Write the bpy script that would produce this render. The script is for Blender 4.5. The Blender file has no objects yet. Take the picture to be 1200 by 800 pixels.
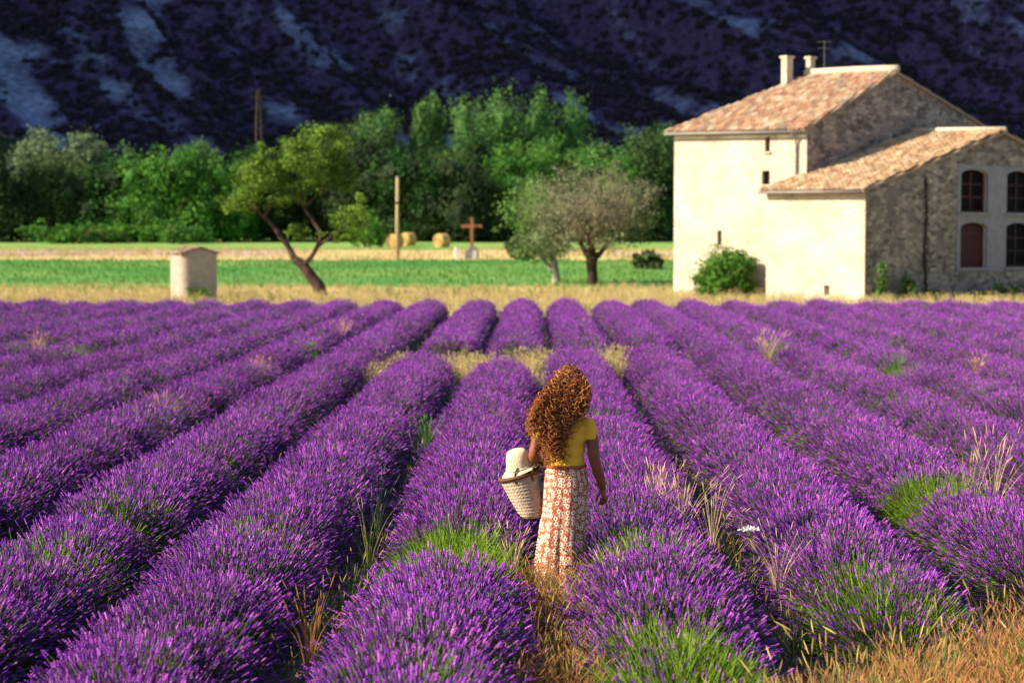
import bpy, bmesh, math
import numpy as np
from mathutils import Vector, Matrix
R = math.radians
rng = np.random.default_rng(7)
SC = bpy.context.scene
COL = SC.collection

# ------------------------------------------------------------------ camera
CAM_Z = 2.7
FPX, PX0, PY0 = 2100.0, 627.0, 278.0          # focal length in photo pixels; where the rows vanish
cam = bpy.data.cameras.new('camera')
cam.lens = FPX / 1200 * 36
cam.clip_end = 6000
cam.dof.use_dof = True
cam.dof.focus_distance = 13.6
cam.dof.aperture_fstop = 2.2
cam_o = bpy.data.objects.new('camera', cam)
COL.objects.link(cam_o)
cam_o.location = (0, 0, CAM_Z)
cam_o.rotation_euler = (R(90) - math.atan(122 / FPX), 0, math.atan(27 / FPX))
SC.camera = cam_o

# ------------------------------------------------------------------ light
SUN_EL, SUN_AZ = R(31), R(15)                 # sun low, to the left and a little behind the camera
sun_dir = Vector((-math.cos(SUN_AZ) * math.cos(SUN_EL), -math.sin(SUN_AZ) * math.cos(SUN_EL), math.sin(SUN_EL)))
world = bpy.data.worlds.new('World'); SC.world = world; world.use_nodes = True
nt = world.node_tree; nt.nodes.clear()
sky = nt.nodes.new('ShaderNodeTexSky'); sky.sky_type = 'NISHITA'; sky.sun_disc = False
sky.sun_elevation = SUN_EL
sky.sun_rotation = math.atan2(sun_dir.x, sun_dir.y)
bg = nt.nodes.new('ShaderNodeBackground'); bg.inputs['Strength'].default_value = 0.075
wo = nt.nodes.new('ShaderNodeOutputWorld')
nt.links.new(sky.outputs[0], bg.inputs[0]); nt.links.new(bg.outputs[0], wo.inputs[0])
sl = bpy.data.lights.new('sun', 'SUN'); sl.energy = 5.0; sl.angle = R(0.5); sl.color = (1.0, 0.84, 0.62)
so = bpy.data.objects.new('sun', sl); COL.objects.link(so); so.location = (-30, -20, 40)
so.rotation_euler = sun_dir.to_track_quat('Z', 'Y').to_euler()
SC.view_settings.view_transform = 'Standard'; SC.view_settings.look = 'None'
SC.view_settings.gamma = 1; SC.view_settings.use_curve_mapping = False
SC.view_settings.exposure = 1.2
SC.render.engine = 'CYCLES'
SC.cycles.max_bounces = 5; SC.cycles.diffuse_bounces = 3; SC.cycles.transmission_bounces = 3
SC.cycles.caustics_reflective = False; SC.cycles.caustics_refractive = False
SC.cycles.use_denoising = True

# ------------------------------------------------------------------ helpers
def at(px, py, Y):
    """place measured on the photograph, for something standing Y metres away"""
    return np.array([(px - PX0) / FPX * Y, Y, CAM_Z - (py - PY0) / FPX * Y])

def tag(o, label=None, cat=None, group=None, kind=None):
    if label: o['label'] = label
    if cat: o['category'] = cat
    if group: o['group'] = group
    if kind: o['kind'] = kind
    return o

def link(o, parent=None):
    COL.objects.link(o)
    if parent is not None: o.parent = parent
    return o

def empty(name, loc=(0, 0, 0), rz=0, label=None, cat=None, group=None):
    o = bpy.data.objects.new(name, None); o.location = loc; o.rotation_euler = (0, 0, rz)
    o.empty_display_size = 0.2
    link(o); tag(o, label, cat, group); return o

class MB:
    """collects vertices, faces and colours"""
    def __init__(s): s.v = []; s.f = []; s.c = []; s.n = 0; s.mi = []
    def add(s, v, f, c=None, mi=0):
        v = np.asarray(v, float).reshape(-1, 3)
        f = [tuple(int(i) + s.n for i in q) for q in f] if not isinstance(f, np.ndarray) else (f + s.n)
        s.v.append(v); s.f.append(f); s.n += len(v)
        if c is None: c = (1, 1, 1)
        c = np.asarray(c, float)
        s.c.append(np.broadcast_to(c, (len(v), 3)) if c.ndim == 1 else c)
        s.mi.append(np.full(len(f), mi, int))
        return s
    def mesh(s, name, mats, smooth=False, col=True):
        v = np.concatenate(s.v)
        starts, totals, loops = [], [], []
        for f in s.f:
            if isinstance(f, np.ndarray):
                k = f.shape[1]; totals.append(np.full(len(f), k)); loops.append(f.reshape(-1))
            elif f:
                totals.append(np.array([len(q) for q in f])); loops.append(np.array([i for q in f for i in q]))
        totals = np.concatenate(totals); loops = np.concatenate(loops)
        starts = np.concatenate([[0], np.cumsum(totals)[:-1]])
        me = bpy.data.meshes.new(name)
        me.vertices.add(len(v)); me.vertices.foreach_set('co', v.astype(np.float32).reshape(-1))
        me.loops.add(len(loops)); me.loops.foreach_set('vertex_index', loops.astype(np.int32))
        me.polygons.add(len(totals)); me.polygons.foreach_set('loop_start', starts.astype(np.int32))
        me.polygons.foreach_set('loop_total', totals.astype(np.int32))
        me.polygons.foreach_set('material_index', np.concatenate(s.mi).astype(np.int32))
        me.update(calc_edges=True)
        if col:
            a = me.attributes.new('col', 'FLOAT_COLOR', 'POINT')
            c4 = np.ones((len(v), 4), np.float32); c4[:, :3] = np.concatenate(s.c)
            a.data.foreach_set('color', c4.reshape(-1))
        for m in (mats if isinstance(mats, (list, tuple)) else [mats]): me.materials.append(m)
        me.polygons.foreach_set('use_smooth', np.full(len(totals), smooth, bool))
        me.validate(); return me
    def build(s, name, mats, parent=None, smooth=False, col=True):
        return link(bpy.data.objects.new(name, s.mesh(name, mats, smooth, col)), parent)

def box(mb, c, size, rz=0, col=None, mi=0, taper=1.0):
    c = np.asarray(c, float); h = np.asarray(size, float) / 2
    v = np.array([(x, y, z) for z in (-1, 1) for y in (-1, 1) for x in (-1, 1)], float) * h
    v[4:, :2] *= taper
    cs, sn = math.cos(rz), math.sin(rz)
    w = v.copy(); w[:, 0] = v[:, 0] * cs - v[:, 1] * sn; w[:, 1] = v[:, 0] * sn + v[:, 1] * cs
    mb.add(w + c, [(0, 2, 3, 1), (4, 5, 7, 6), (0, 1, 5, 4), (2, 6, 7, 3), (0, 4, 6, 2), (1, 3, 7, 5)], col, mi)

def frames(p):
    p = np.asarray(p, float); t = np.gradient(p, axis=0); t /= np.linalg.norm(t, axis=1)[:, None] + 1e-12
    a = np.array([0, 0, 1.0]) if abs(t[0, 2]) < .9 else np.array([1.0, 0, 0])
    us, ws = [], []
    u = np.cross(a, t[0]); u /= np.linalg.norm(u)
    for k in range(len(p)):
        u = u - t[k] * u.dot(t[k]); u /= np.linalg.norm(u) + 1e-12
        us.append(u); ws.append(np.cross(t[k], u))
    return np.array(us), np.array(ws)

def tube(mb, p, r, sides=8, col=None, cap=True, mi=0, flat=1.0):
    p = np.asarray(p, float); n = len(p); r = np.broadcast_to(np.asarray(r, float), (n,))
    u, w = frames(p)
    a = np.arange(sides) * 2 * math.pi / sides
    v = p[:, None] + r[:, None, None] * (np.cos(a)[None, :, None] * u[:, None] + flat * np.sin(a)[None, :, None] * w[:, None])
    i = np.arange(n - 1)[:, None] * sides; j = np.arange(sides)[None]; j2 = (j + 1) % sides
    f = np.stack([i + j, i + j2, i + sides + j2, i + sides + j], -1).reshape(-1, 4)
    if col is not None:
        col = np.asarray(col, float)
        if col.ndim == 2: col = np.repeat(col, sides, 0)
    mb.add(v.reshape(-1, 3), f, col, mi)
    if cap:
        base = mb.n - n * sides
        mb.f.append([tuple(base + k for k in range(sides))[::-1], tuple(base + (n - 1) * sides + k for k in range(sides))])
        mb.mi.append(np.full(2, mi, int)); mb.v.append(np.zeros((0, 3))); mb.c.append(np.zeros((0, 3)))

def spline(pts, n):
    pts = np.asarray(pts, float); m = len(pts)
    P = np.vstack([2 * pts[0] - pts[1], pts, 2 * pts[-1] - pts[-2]])
    t = np.linspace(0, m - 1 - 1e-9, n); k = t.astype(int); u = (t - k)[:, None]
    a, b, c, d = P[k], P[k + 1], P[k + 2], P[k + 3]
    return .5 * (2 * b + (c - a) * u + (2 * a - 5 * b + 4 * c - d) * u * u + (3 * b - a - 3 * c + d) * u ** 3)

def wob(x, seed, f=1.0):
    r = np.random.default_rng(seed); x = np.asarray(x, float); s = 0
    for k in range(5):
        q = f * (0.5 + 1.1 * k + r.random()); s = s + np.sin(q * x + r.random() * 6.28) / (1 + .6 * k)
    return s / 2.4

def vnoise(x, y, seed=0):
    xi = np.floor(x).astype(int); yi = np.floor(y).astype(int); fx = x - xi; fy = y - yi
    def h(a, b):
        q = np.sin(a * 127.1 + b * 311.7 + seed * 74.7) * 43758.5453
        return q - np.floor(q)
    fx = fx * fx * (3 - 2 * fx); fy = fy * fy * (3 - 2 * fy)
    return (h(xi, yi) * (1 - fx) + h(xi + 1, yi) * fx) * (1 - fy) + (h(xi, yi + 1) * (1 - fx) + h(xi + 1, yi + 1) * fx) * fy
def fbm(x, y, seed=0, o=4):
    s = 0; a = .5
    for k in range(o): s = s + a * vnoise(x * 2 ** k, y * 2 ** k, seed + k); a *= .5
    return s
def smooth(a, b, x):
    t = np.clip((x - a) / (b - a), 0, 1); return t * t * (3 - 2 * t)

# ------------------------------------------------------------------ materials
def nd(nt, kind, **kw):
    n = nt.nodes.new(kind)
    for k, v in kw.items():
        if k in n.inputs: n.inputs[k].default_value = v
        else: setattr(n, k, v)
    return n

def mat(name, color=(.5, .5, .5), rough=.85, attr=False, var=0.0, vscale=4.0, bump=0.0, bscale=30.0, tint=False,
        translucent=0.0, color2=None, mixscale=2.0, detail=6.0, spec=0.2, stretch=None):
    """plain surface: base colour (or the 'col' attribute), mottled by noise, with fine relief"""
    m = bpy.data.materials.new(name); m.use_nodes = True; nt = m.node_tree; L = nt.links
    b = nt.nodes['Principled BSDF']; b.inputs['Roughness'].default_value = rough
    b.inputs['Specular IOR Level'].default_value = spec
    tc = nd(nt, 'ShaderNodeTexCoord'); vec = tc.outputs['Object']
    if stretch:
        mp = nd(nt, 'ShaderNodeMapping'); mp.inputs['Scale'].default_value = stretch
        L.new(vec, mp.inputs['Vector']); vec = mp.outputs[0]
    if attr:
        at_ = nd(nt, 'ShaderNodeAttribute', attribute_name='col'); out = at_.outputs['Color']
    else:
        rgb = nd(nt, 'ShaderNodeRGB'); rgb.outputs[0].default_value = (*color, 1); out = rgb.outputs[0]
    if color2 is not None:
        nz = nd(nt, 'ShaderNodeTexNoise', Scale=mixscale, Detail=detail); L.new(vec, nz.inputs['Vector'])
        rp = nd(nt, 'ShaderNodeMapRange'); rp.inputs['From Min'].default_value = .4; rp.inputs['From Max'].default_value = .6
        L.new(nz.outputs[0], rp.inputs['Value'])
        mx = nd(nt, 'ShaderNodeMix', data_type='RGBA'); L.new(rp.outputs[0], mx.inputs[0]); L.new(out, mx.inputs[6])
        mx.inputs[7].default_value = (*color2, 1); out = mx.outputs[2]
    if var:
        nz = nd(nt, 'ShaderNodeTexNoise', Scale=vscale, Detail=5.0); L.new(vec, nz.inputs['Vector'])
        rp = nd(nt, 'ShaderNodeMapRange'); rp.inputs['From Min'].default_value = .25; rp.inputs['From Max'].default_value = .75
        rp.inputs['To Min'].default_value = 1 - var; rp.inputs['To Max'].default_value = 1 + var
        L.new(nz.outputs[0], rp.inputs['Value'])
        mx = nd(nt, 'ShaderNodeVectorMath', operation='SCALE'); L.new(out, mx.inputs[0]); L.new(rp.outputs[0], mx.inputs['Scale']); out = mx.outputs[0]
    if tint:
        ti = nd(nt, 'ShaderNodeAttribute', attribute_name='tint', attribute_type='INSTANCER')
        mx = nd(nt, 'ShaderNodeVectorMath', operation='SCALE'); L.new(out, mx.inputs[0]); L.new(ti.outputs['Fac'], mx.inputs['Scale']); out = mx.outputs[0]
    L.new(out, b.inputs['Base Color'])
    if bump:
        nz = nd(nt, 'ShaderNodeTexNoise', Scale=bscale, Detail=5.0); L.new(vec, nz.inputs['Vector'])
        bp = nd(nt, 'ShaderNodeBump', Strength=bump, Distance=.05); L.new(nz.outputs[0], bp.inputs['Height']); L.new(bp.outputs[0], b.inputs['Normal'])
    if translucent:
        tr = nd(nt, 'ShaderNodeBsdfTranslucent'); L.new(out, tr.inputs[0])
        ms = nd(nt, 'ShaderNodeMixShader'); ms.inputs[0].default_value = translucent
        L.new(b.outputs[0], ms.inputs[1]); L.new(tr.outputs[0], ms.inputs[2]); L.new(ms.outputs[0], nt.nodes['Material Output'].inputs[0])
    return m

def stone_mat(name, c1, c2, joint, scale, jw=.06, bump=.6, warm=None):
    """rubble masonry: irregular stones with mortar joints"""
    m = bpy.data.materials.new(name); m.use_nodes = True; nt = m.node_tree; L = nt.links
    b = nt.nodes['Principled BSDF']; b.inputs['Roughness'].default_value = .95; b.inputs['Specular IOR Level'].default_value = .1
    tc = nd(nt, 'ShaderNodeTexCoord'); mp = nd(nt, 'ShaderNodeMapping'); mp.inputs['Scale'].default_value = (1, 1, 1.7)
    L.new(tc.outputs['Object'], mp.inputs[0])
    nz = nd(nt, 'ShaderNodeTexNoise', Scale=3.0, Detail=3.0); L.new(mp.outputs[0], nz.inputs['Vector'])
    ad = nd(nt, 'ShaderNodeVectorMath', operation='MULTIPLY_ADD'); L.new(nz.outputs['Color'], ad.inputs[0]); ad.inputs[1].default_value = (.25, .25, .25); L.new(mp.outputs[0], ad.inputs[2])
    v1 = nd(nt, 'ShaderNodeTexVoronoi', Scale=scale); L.new(ad.outputs[0], v1.inputs['Vector'])
    v2 = nd(nt, 'ShaderNodeTexVoronoi', Scale=scale, feature='DISTANCE_TO_EDGE'); L.new(ad.outputs[0], v2.inputs['Vector'])
    sp = nd(nt, 'ShaderNodeSeparateColor'); L.new(v1.outputs['Color'], sp.inputs[0])
    mx = nd(nt, 'ShaderNodeMix', data_type='RGBA'); L.new(sp.outputs[0], mx.inputs[0]); mx.inputs[6].default_value = (*c1, 1); mx.inputs[7].default_value = (*c2, 1)
    rp = nd(nt, 'ShaderNodeMapRange'); rp.inputs['From Max'].default_value = jw; L.new(v2.outputs['Distance'], rp.inputs['Value'])
    mj = nd(nt, 'ShaderNodeMix', data_type='RGBA'); L.new(rp.outputs[0], mj.inputs[0]); mj.inputs[6].default_value = (*joint, 1); L.new(mx.outputs[2], mj.inputs[7])
    big = nd(nt, 'ShaderNodeTexNoise', Scale=.7, Detail=4.0); L.new(tc.outputs['Object'], big.inputs['Vector'])
    r2 = nd(nt, 'ShaderNodeMapRange'); r2.inputs['From Min'].default_value = .3; r2.inputs['From Max'].default_value = .7; r2.inputs['To Min'].default_value = .75; r2.inputs['To Max'].default_value = 1.2
    L.new(big.outputs[0], r2.inputs['Value'])
    sc = nd(nt, 'ShaderNodeVectorMath', operation='SCALE'); L.new(mj.outputs[2], sc.inputs[0]); L.new(r2.outputs[0], sc.inputs['Scale'])
    L.new(sc.outputs[0], b.inputs['Base Color'])
    bp = nd(nt, 'ShaderNodeBump', Strength=bump, Distance=.04); L.new(rp.outputs[0], bp.inputs['Height']); L.new(bp.outputs[0], b.inputs['Normal'])
    return m

MT = {}
MT['soil'] = mat('stony_soil', (.10, .075, .065), .95, var=.5, vscale=6, bump=1.0, bscale=25, color2=(.17, .14, .13), mixscale=9)
MT['straw_ground'] = mat('dry_meadow', (.58, .44, .22), .95, var=.3, vscale=1.2, bump=.6, bscale=8, color2=(.40, .36, .10), mixscale=.25)
MT['green_crop'] = mat('green_crop', (.05, .22, .045), .9, var=.25, vscale=.6, bump=.8, bscale=5, color2=(.14, .27, .06), mixscale=.06)
MT['pale_green'] = mat('pale_green_meadow', (.14, .32, .06), .9, var=.3, vscale=.5, bump=.6, bscale=4, color2=(.24, .34, .09), mixscale=.15)
MT['dry_strip'] = mat('dry_strip', (.58, .40, .20), .95, var=.25, vscale=.4, bump=.5, bscale=4, color2=(.45, .40, .15), mixscale=.1)
MT['pink_strip'] = mat('faded_lavender_strip', (.40, .24, .26), .95, var=.4, vscale=.5, bump=.5, bscale=4, color2=(.50, .36, .26), mixscale=.2)
MT['track'] = mat('gravel_track', (.48, .42, .40), .95, var=.2, vscale=1, bump=.3)
MT['flower'] = mat('lavender_flower', attr=True, rough=.8, tint=True, translucent=.18)
MT['leaf'] = mat('leaf', attr=True, rough=.7, translucent=.22)
MT['grass'] = mat('grass_blade', attr=True, rough=.75, tint=True, translucent=.25)
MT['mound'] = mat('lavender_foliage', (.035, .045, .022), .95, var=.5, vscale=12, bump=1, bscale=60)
MT['bark_dark'] = mat('dark_bark', (.045, .028, .022), .95, var=.4, vscale=6, bump=1, bscale=18, stretch=(1, 1, .3))
MT['bark'] = mat('bark', (.20, .12, .08), .95, var=.4, vscale=6, bump=1, bscale=18, stretch=(1, 1, .3))
MT['bark_mid'] = mat('brown_bark', (.07, .042, .034), .95, var=.4, vscale=6, bump=1, bscale=18, stretch=(1, 1, .3))
MT['bark_pale'] = mat('pale_bark', (.36, .30, .24), .95, var=.3, vscale=6, bump=1, bscale=18, stretch=(1, 1, .3))
MT['plaster'] = stone_mat('limewashed_rubble', (.53, .475, .39), (.47, .41, .33), (.55, .495, .41), 2.6, .10, .6)
MT['stone'] = stone_mat('grey_rubble', (.40, .345, .29), (.12, .10, .095), (.42, .38, .335), 3.3, .07, 1.0)
MT['hutwall'] = mat('hut_plaster', (.34, .295, .25), .95, var=.15, vscale=3, bump=.5, bscale=14)
MT['tile'] = mat('clay_tile', attr=True, rough=.9, var=.25, vscale=7, bump=.4, bscale=30)
MT['cream'] = mat('cream_mortar', (.56, .47, .35), .95, var=.15, vscale=5, bump=.4)
MT['eaves'] = mat('eaves_stone', (.30, .24, .19), .95, var=.2, vscale=5)
MT['surround'] = mat('limewash_surround', (.25, .25, .28), .95, var=.15, vscale=4, bump=.3)
MT['shutter'] = mat('red_brown_board', (.055, .018, .020), .7, var=.35, vscale=5, stretch=(6, 6, .6))
MT['darkwood'] = mat('dark_frame', (.035, .016, .018), .7, var=.3, vscale=8)
MT['glass'] = mat('dark_glass', (.010, .007, .010), .4, spec=.02)
MT['metal'] = mat('weathered_zinc', (.20, .19, .19), .55, var=.2)
MT['wire'] = mat('antenna_metal', (.10, .11, .12), .5)
MT['timber'] = mat('grey_timber', (.36, .28, .15), .9, var=.25, vscale=8, stretch=(4, 4, .5))
MT['rust'] = mat('rust_red_wood', (.22, .085, .045), .85, var=.25, vscale=6)
MT['pylon'] = mat('dull_steel', (.075, .05, .045), .8)
MT['pale_stone'] = mat('pale_stone', (.42, .40, .38), .95, var=.2, vscale=4, bump=.4)
MT['white'] = mat('white_paint', (.78, .76, .72), .7, var=.08)
MT['straw'] = mat('straw', (.60, .38, .14), .95, var=.35, vscale=9, bump=1, bscale=40, stretch=(1, 1, 1))
MT['green_metal'] = mat('green_stake', (.03, .16, .05), .6)

# ------------------------------------------------------------------ terrain
def gz(Y):
    Y = np.asarray(Y, float)
    return np.where(Y < 80, 0, np.where(Y < 235, .0129 * (Y - 80), 2.0 + .02 * (Y - 235)))
def hill_z(X, Y):
    X = np.asarray(X, float); Y = np.asarray(Y, float)
    base = gz(Y)
    d = Y - (320 + .10 * X + 14 * wob(X / 60, 3))
    n = fbm(X / 70 + 3, Y / 70, 11, 5) - .48
    u = (X * .75 + Y * .66) / 26; w = (-X * .66 + Y * .75) / 90         # ribs running down the slope
    rib = np.abs(fbm(u, w, 21, 4) - .47)
    z = base + np.where(d > 0, .40 * d * smooth(-20, 160, d) ** .5, 0) + smooth(10, 150, d) * (34 * n - 42 * rib + 10)
    # unseen spur, added and shaped to keep the low sun off the slope
    e = -X - (205 + 14 * wob(Y / 50, 9))
    s = np.where(e > 0, 2.4 * e, 0)
    s = np.minimum(s, 640 + 40 * fbm(X / 90, Y / 90, 5)) * smooth(316, 345, Y - .27 * X)
    return np.maximum(z, base + s * (1 + .15 * n))

def sheet(name, x0, x1, y0, y1, dz, m, nx=24, ny=24, zf=None, edge=0.0, seed=1, kind='structure'):
    """a strip of ground following the land; EDGE metres of waver at its near and far borders"""
    xs = np.linspace(0, 1, nx); ys = np.linspace(0, 1, ny)
    U, V = np.meshgrid(xs, ys)
    X0 = x0 if callable(x0) else (lambda y: x0); X1 = x1 if callable(x1) else (lambda y: x1)
    Y = y0 + V * (y1 - y0)
    X = X0(Y) + U * (X1(Y) - X0(Y))
    if edge: Y = Y + edge * (wob(X / 7, seed) * (1 - V) + wob(X / 7, seed + 1) * V)
    Z = (gz(Y) if zf is None else zf(X, Y)) + dz
    i = (np.arange(ny - 1)[:, None] * nx + np.arange(nx - 1)[None]).reshape(-1)
    f = np.stack([i, i + 1, i + nx + 1, i + nx], -1)
    o = MB().add(np.stack([X, Y, Z], -1).reshape(-1, 3), f).build(name, m, smooth=True, col=False)
    tag(o, kind=kind); return o

L_ = lambda k: (lambda y: -k * y - 12)
R_ = lambda k: (lambda y: k * y + 12)
sheet('ground', -900, 900, -60, 78, -.012, MT['soil'], 80, 40)
sheet('valley_floor', -900, 900, 78, 318, -.012, MT['pale_green'], 60, 60)
sheet('dry_meadow', L_(.36), R_(.36), 61, 92.5, .004, MT['straw_ground'], 60, 24, edge=1.2)
sheet('green_field', L_(.36), lambda y: np.full_like(y, 9.0) + .05 * y, 91.5, 146, .012, MT['green_crop'], 90, 24, edge=2.4, seed=4)
sheet('dry_strip', L_(.36), R_(.36), 145, 186, .018, MT['dry_strip'], 60, 24, edge=1.6, seed=6)
sheet('faded_lavender_field', L_(.36), lambda y: -27 + .02 * y, 160, 184, .026, MT['pink_strip'], 40, 16, edge=3.5, seed=8)
sheet('gravel_track', lambda y: 4 + .02 * y, R_(.2), 160, 172, .030, MT['track'], 30, 8, edge=.8, seed=12)
sheet('far_green_field', L_(.36), R_(.36), 188, 232, .018, MT['pale_green'], 60, 24, edge=1.5, seed=10)

# hillside: limestone and scrub, bluish shade put into the ground colours
def hill_material():
    m = bpy.data.materials.new('shade_blue_limestone_and_scrub'); m.use_nodes = True; nt = m.node_tree; L = nt.links
    b = nt.nodes['Principled BSDF']; b.inputs['Roughness'].default_value = .95; b.inputs['Specular IOR Level'].default_value = .05
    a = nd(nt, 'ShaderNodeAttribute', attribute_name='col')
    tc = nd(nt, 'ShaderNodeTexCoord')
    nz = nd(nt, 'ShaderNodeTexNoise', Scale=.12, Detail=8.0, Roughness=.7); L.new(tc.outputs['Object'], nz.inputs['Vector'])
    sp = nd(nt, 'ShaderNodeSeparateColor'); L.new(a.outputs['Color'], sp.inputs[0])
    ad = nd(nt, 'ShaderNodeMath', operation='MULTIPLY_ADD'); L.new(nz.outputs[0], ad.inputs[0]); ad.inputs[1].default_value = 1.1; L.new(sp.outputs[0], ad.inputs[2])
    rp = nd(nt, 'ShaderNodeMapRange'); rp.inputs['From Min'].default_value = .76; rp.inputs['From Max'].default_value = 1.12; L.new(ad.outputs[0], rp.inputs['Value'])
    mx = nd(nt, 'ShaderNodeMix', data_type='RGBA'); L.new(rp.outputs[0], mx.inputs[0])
    mx.inputs[6].default_value = (.068, .052, .115, 1); mx.inputs[7].default_value = (.235, .285, .44, 1)  # soil and rock: blue of skylit shade mixed into both colours
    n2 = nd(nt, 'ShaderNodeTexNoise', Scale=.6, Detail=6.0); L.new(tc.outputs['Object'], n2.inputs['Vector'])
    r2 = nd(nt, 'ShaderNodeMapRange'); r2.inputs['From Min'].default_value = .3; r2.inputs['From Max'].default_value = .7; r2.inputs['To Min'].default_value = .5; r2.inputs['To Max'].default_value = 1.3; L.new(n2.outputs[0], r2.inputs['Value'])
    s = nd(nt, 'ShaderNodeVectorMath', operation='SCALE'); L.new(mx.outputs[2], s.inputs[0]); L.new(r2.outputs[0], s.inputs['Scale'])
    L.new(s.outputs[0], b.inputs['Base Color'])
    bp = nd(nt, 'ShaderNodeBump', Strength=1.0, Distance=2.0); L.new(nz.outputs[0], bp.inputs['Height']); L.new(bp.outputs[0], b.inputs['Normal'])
    return m
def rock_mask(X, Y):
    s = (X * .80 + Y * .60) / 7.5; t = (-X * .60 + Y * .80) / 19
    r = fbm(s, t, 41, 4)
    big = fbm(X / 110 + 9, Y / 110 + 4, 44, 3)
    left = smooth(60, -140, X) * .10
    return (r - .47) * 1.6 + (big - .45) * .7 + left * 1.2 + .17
nx, ny = 330, 296
gx = np.concatenate([np.linspace(-700, -260, 60), np.linspace(-255, 330, 230), np.linspace(340, 700, 40)])
gy = np.concatenate([np.linspace(20, 300, 60), np.linspace(303, 720, 200), np.linspace(730, 1300, 36)])
GX, GY = np.meshgrid(gx, gy); GZ = hill_z(GX, GY)
GZ = np.where((GY < 316) & (GX > -200), GZ - .6, GZ)
i = (np.arange(ny - 1)[:, None] * nx + np.arange(nx - 1)[None]).reshape(-1)
rm = rock_mask(GX, GY).reshape(-1)
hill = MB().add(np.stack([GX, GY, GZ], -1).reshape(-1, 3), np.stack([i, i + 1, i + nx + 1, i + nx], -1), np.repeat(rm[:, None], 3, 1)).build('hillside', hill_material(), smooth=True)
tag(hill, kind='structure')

# ------------------------------------------------------------------ scattering (geometry nodes on points)
def scatter_group(name, protos):
    g = bpy.data.node_groups.new(name, 'GeometryNodeTree')
    g.interface.new_socket('Geometry', in_out='INPUT', socket_type='NodeSocketGeometry')
    g.interface.new_socket('Geometry', in_out='OUTPUT', socket_type='NodeSocketGeometry')
    N, L = g.nodes, g.links
    gi = N.new('NodeGroupInput'); go = N.new('NodeGroupOutput')
    jn = N.new('GeometryNodeJoinGeometry')
    for p in protos:
        oi = N.new('GeometryNodeObjectInfo'); oi.inputs['Object'].default_value = p; oi.inputs['As Instance'].default_value = False
        gt = N.new('GeometryNodeGeometryToInstance'); L.new(oi.outputs['Geometry'], gt.inputs[0]); L.new(gt.outputs[0], jn.inputs[0])
    ip = N.new('GeometryNodeInstanceOnPoints'); ip.inputs['Pick Instance'].default_value = True
    L.new(gi.outputs[0], ip.inputs['Points']); L.new(jn.outputs[0], ip.inputs['Instance'])
    def na(nm, t):
        a = N.new('GeometryNodeInputNamedAttribute'); a.data_type = t; a.inputs['Name'].default_value = nm; return a.outputs['Attribute']
    er = N.new('FunctionNodeEulerToRotation'); L.new(na('rot', 'FLOAT_VECTOR'), er.inputs[0]); L.new(er.outputs[0], ip.inputs['Rotation'])
    L.new(na('scl', 'FLOAT'), ip.inputs['Scale']); L.new(na('idx', 'INT'), ip.inputs['Instance Index'])
    L.new(ip.outputs[0], go.inputs[0])
    return g

def proto(name, mb, m, smooth=False):
    return bpy.data.objects.new(name, mb.mesh(name, m, smooth))    # never linked: only its mesh is scattered

def scatter(name, pts, nrm, scl, group, nproto, parent=None, tint=None, seed=0):
    """an object whose mesh is the growing points; the node group puts a tuft on each, leaning along NRM"""
    r = np.random.default_rng(seed + 1000); n = len(pts)
    me = bpy.data.meshes.new(name); me.vertices.add(n); me.vertices.foreach_set('co', np.asarray(pts, np.float32).reshape(-1))
    nrm = nrm / np.linalg.norm(nrm, axis=1)[:, None]
    spin = r.random(n) * 6.283
    # rotation = tilt(z -> nrm) * spin(z)
    th = np.arccos(np.clip(nrm[:, 2], -1, 1)); ph = np.arctan2(nrm[:, 1], nrm[:, 0])
    def Rz(a): c, s, o, l = np.cos(a), np.sin(a), np.zeros(n), np.ones(n); return np.stack([np.stack([c, -s, o], -1), np.stack([s, c, o], -1), np.stack([o, o, l], -1)], 1)
    def Ry(a): c, s, o, l = np.cos(a), np.sin(a), np.zeros(n), np.ones(n); return np.stack([np.stack([c, o, s], -1), np.stack([o, l, o], -1), np.stack([-s, o, c], -1)], 1)
    M = Rz(ph) @ Ry(th) @ Rz(-ph + spin)
    eul = np.stack([np.arctan2(M[:, 2, 1], M[:, 2, 2]), -np.arcsin(np.clip(M[:, 2, 0], -1, 1)), np.arctan2(M[:, 1, 0], M[:, 0, 0])], -1)
    me.attributes.new('rot', 'FLOAT_VECTOR', 'POINT').data.foreach_set('vector', eul.astype(np.float32).reshape(-1))
    me.attributes.new('scl', 'FLOAT', 'POINT').data.foreach_set('value', np.broadcast_to(np.asarray(scl, np.float32), (n,)).copy())
    me.attributes.new('idx', 'INT', 'POINT').data.foreach_set('value', r.integers(0, nproto, n).astype(np.int32))
    t = np.asarray(tint if tint is not None else r.uniform(.75, 1.25, n), np.float32)
    me.attributes.new('tint', 'FLOAT', 'POINT').data.foreach_set('value', t)
    o = link(bpy.data.objects.new(name, me), parent)
    md = o.modifiers.new('scatter', 'NODES'); md.node_group = group
    tag(o, kind='stuff'); return o

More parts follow.
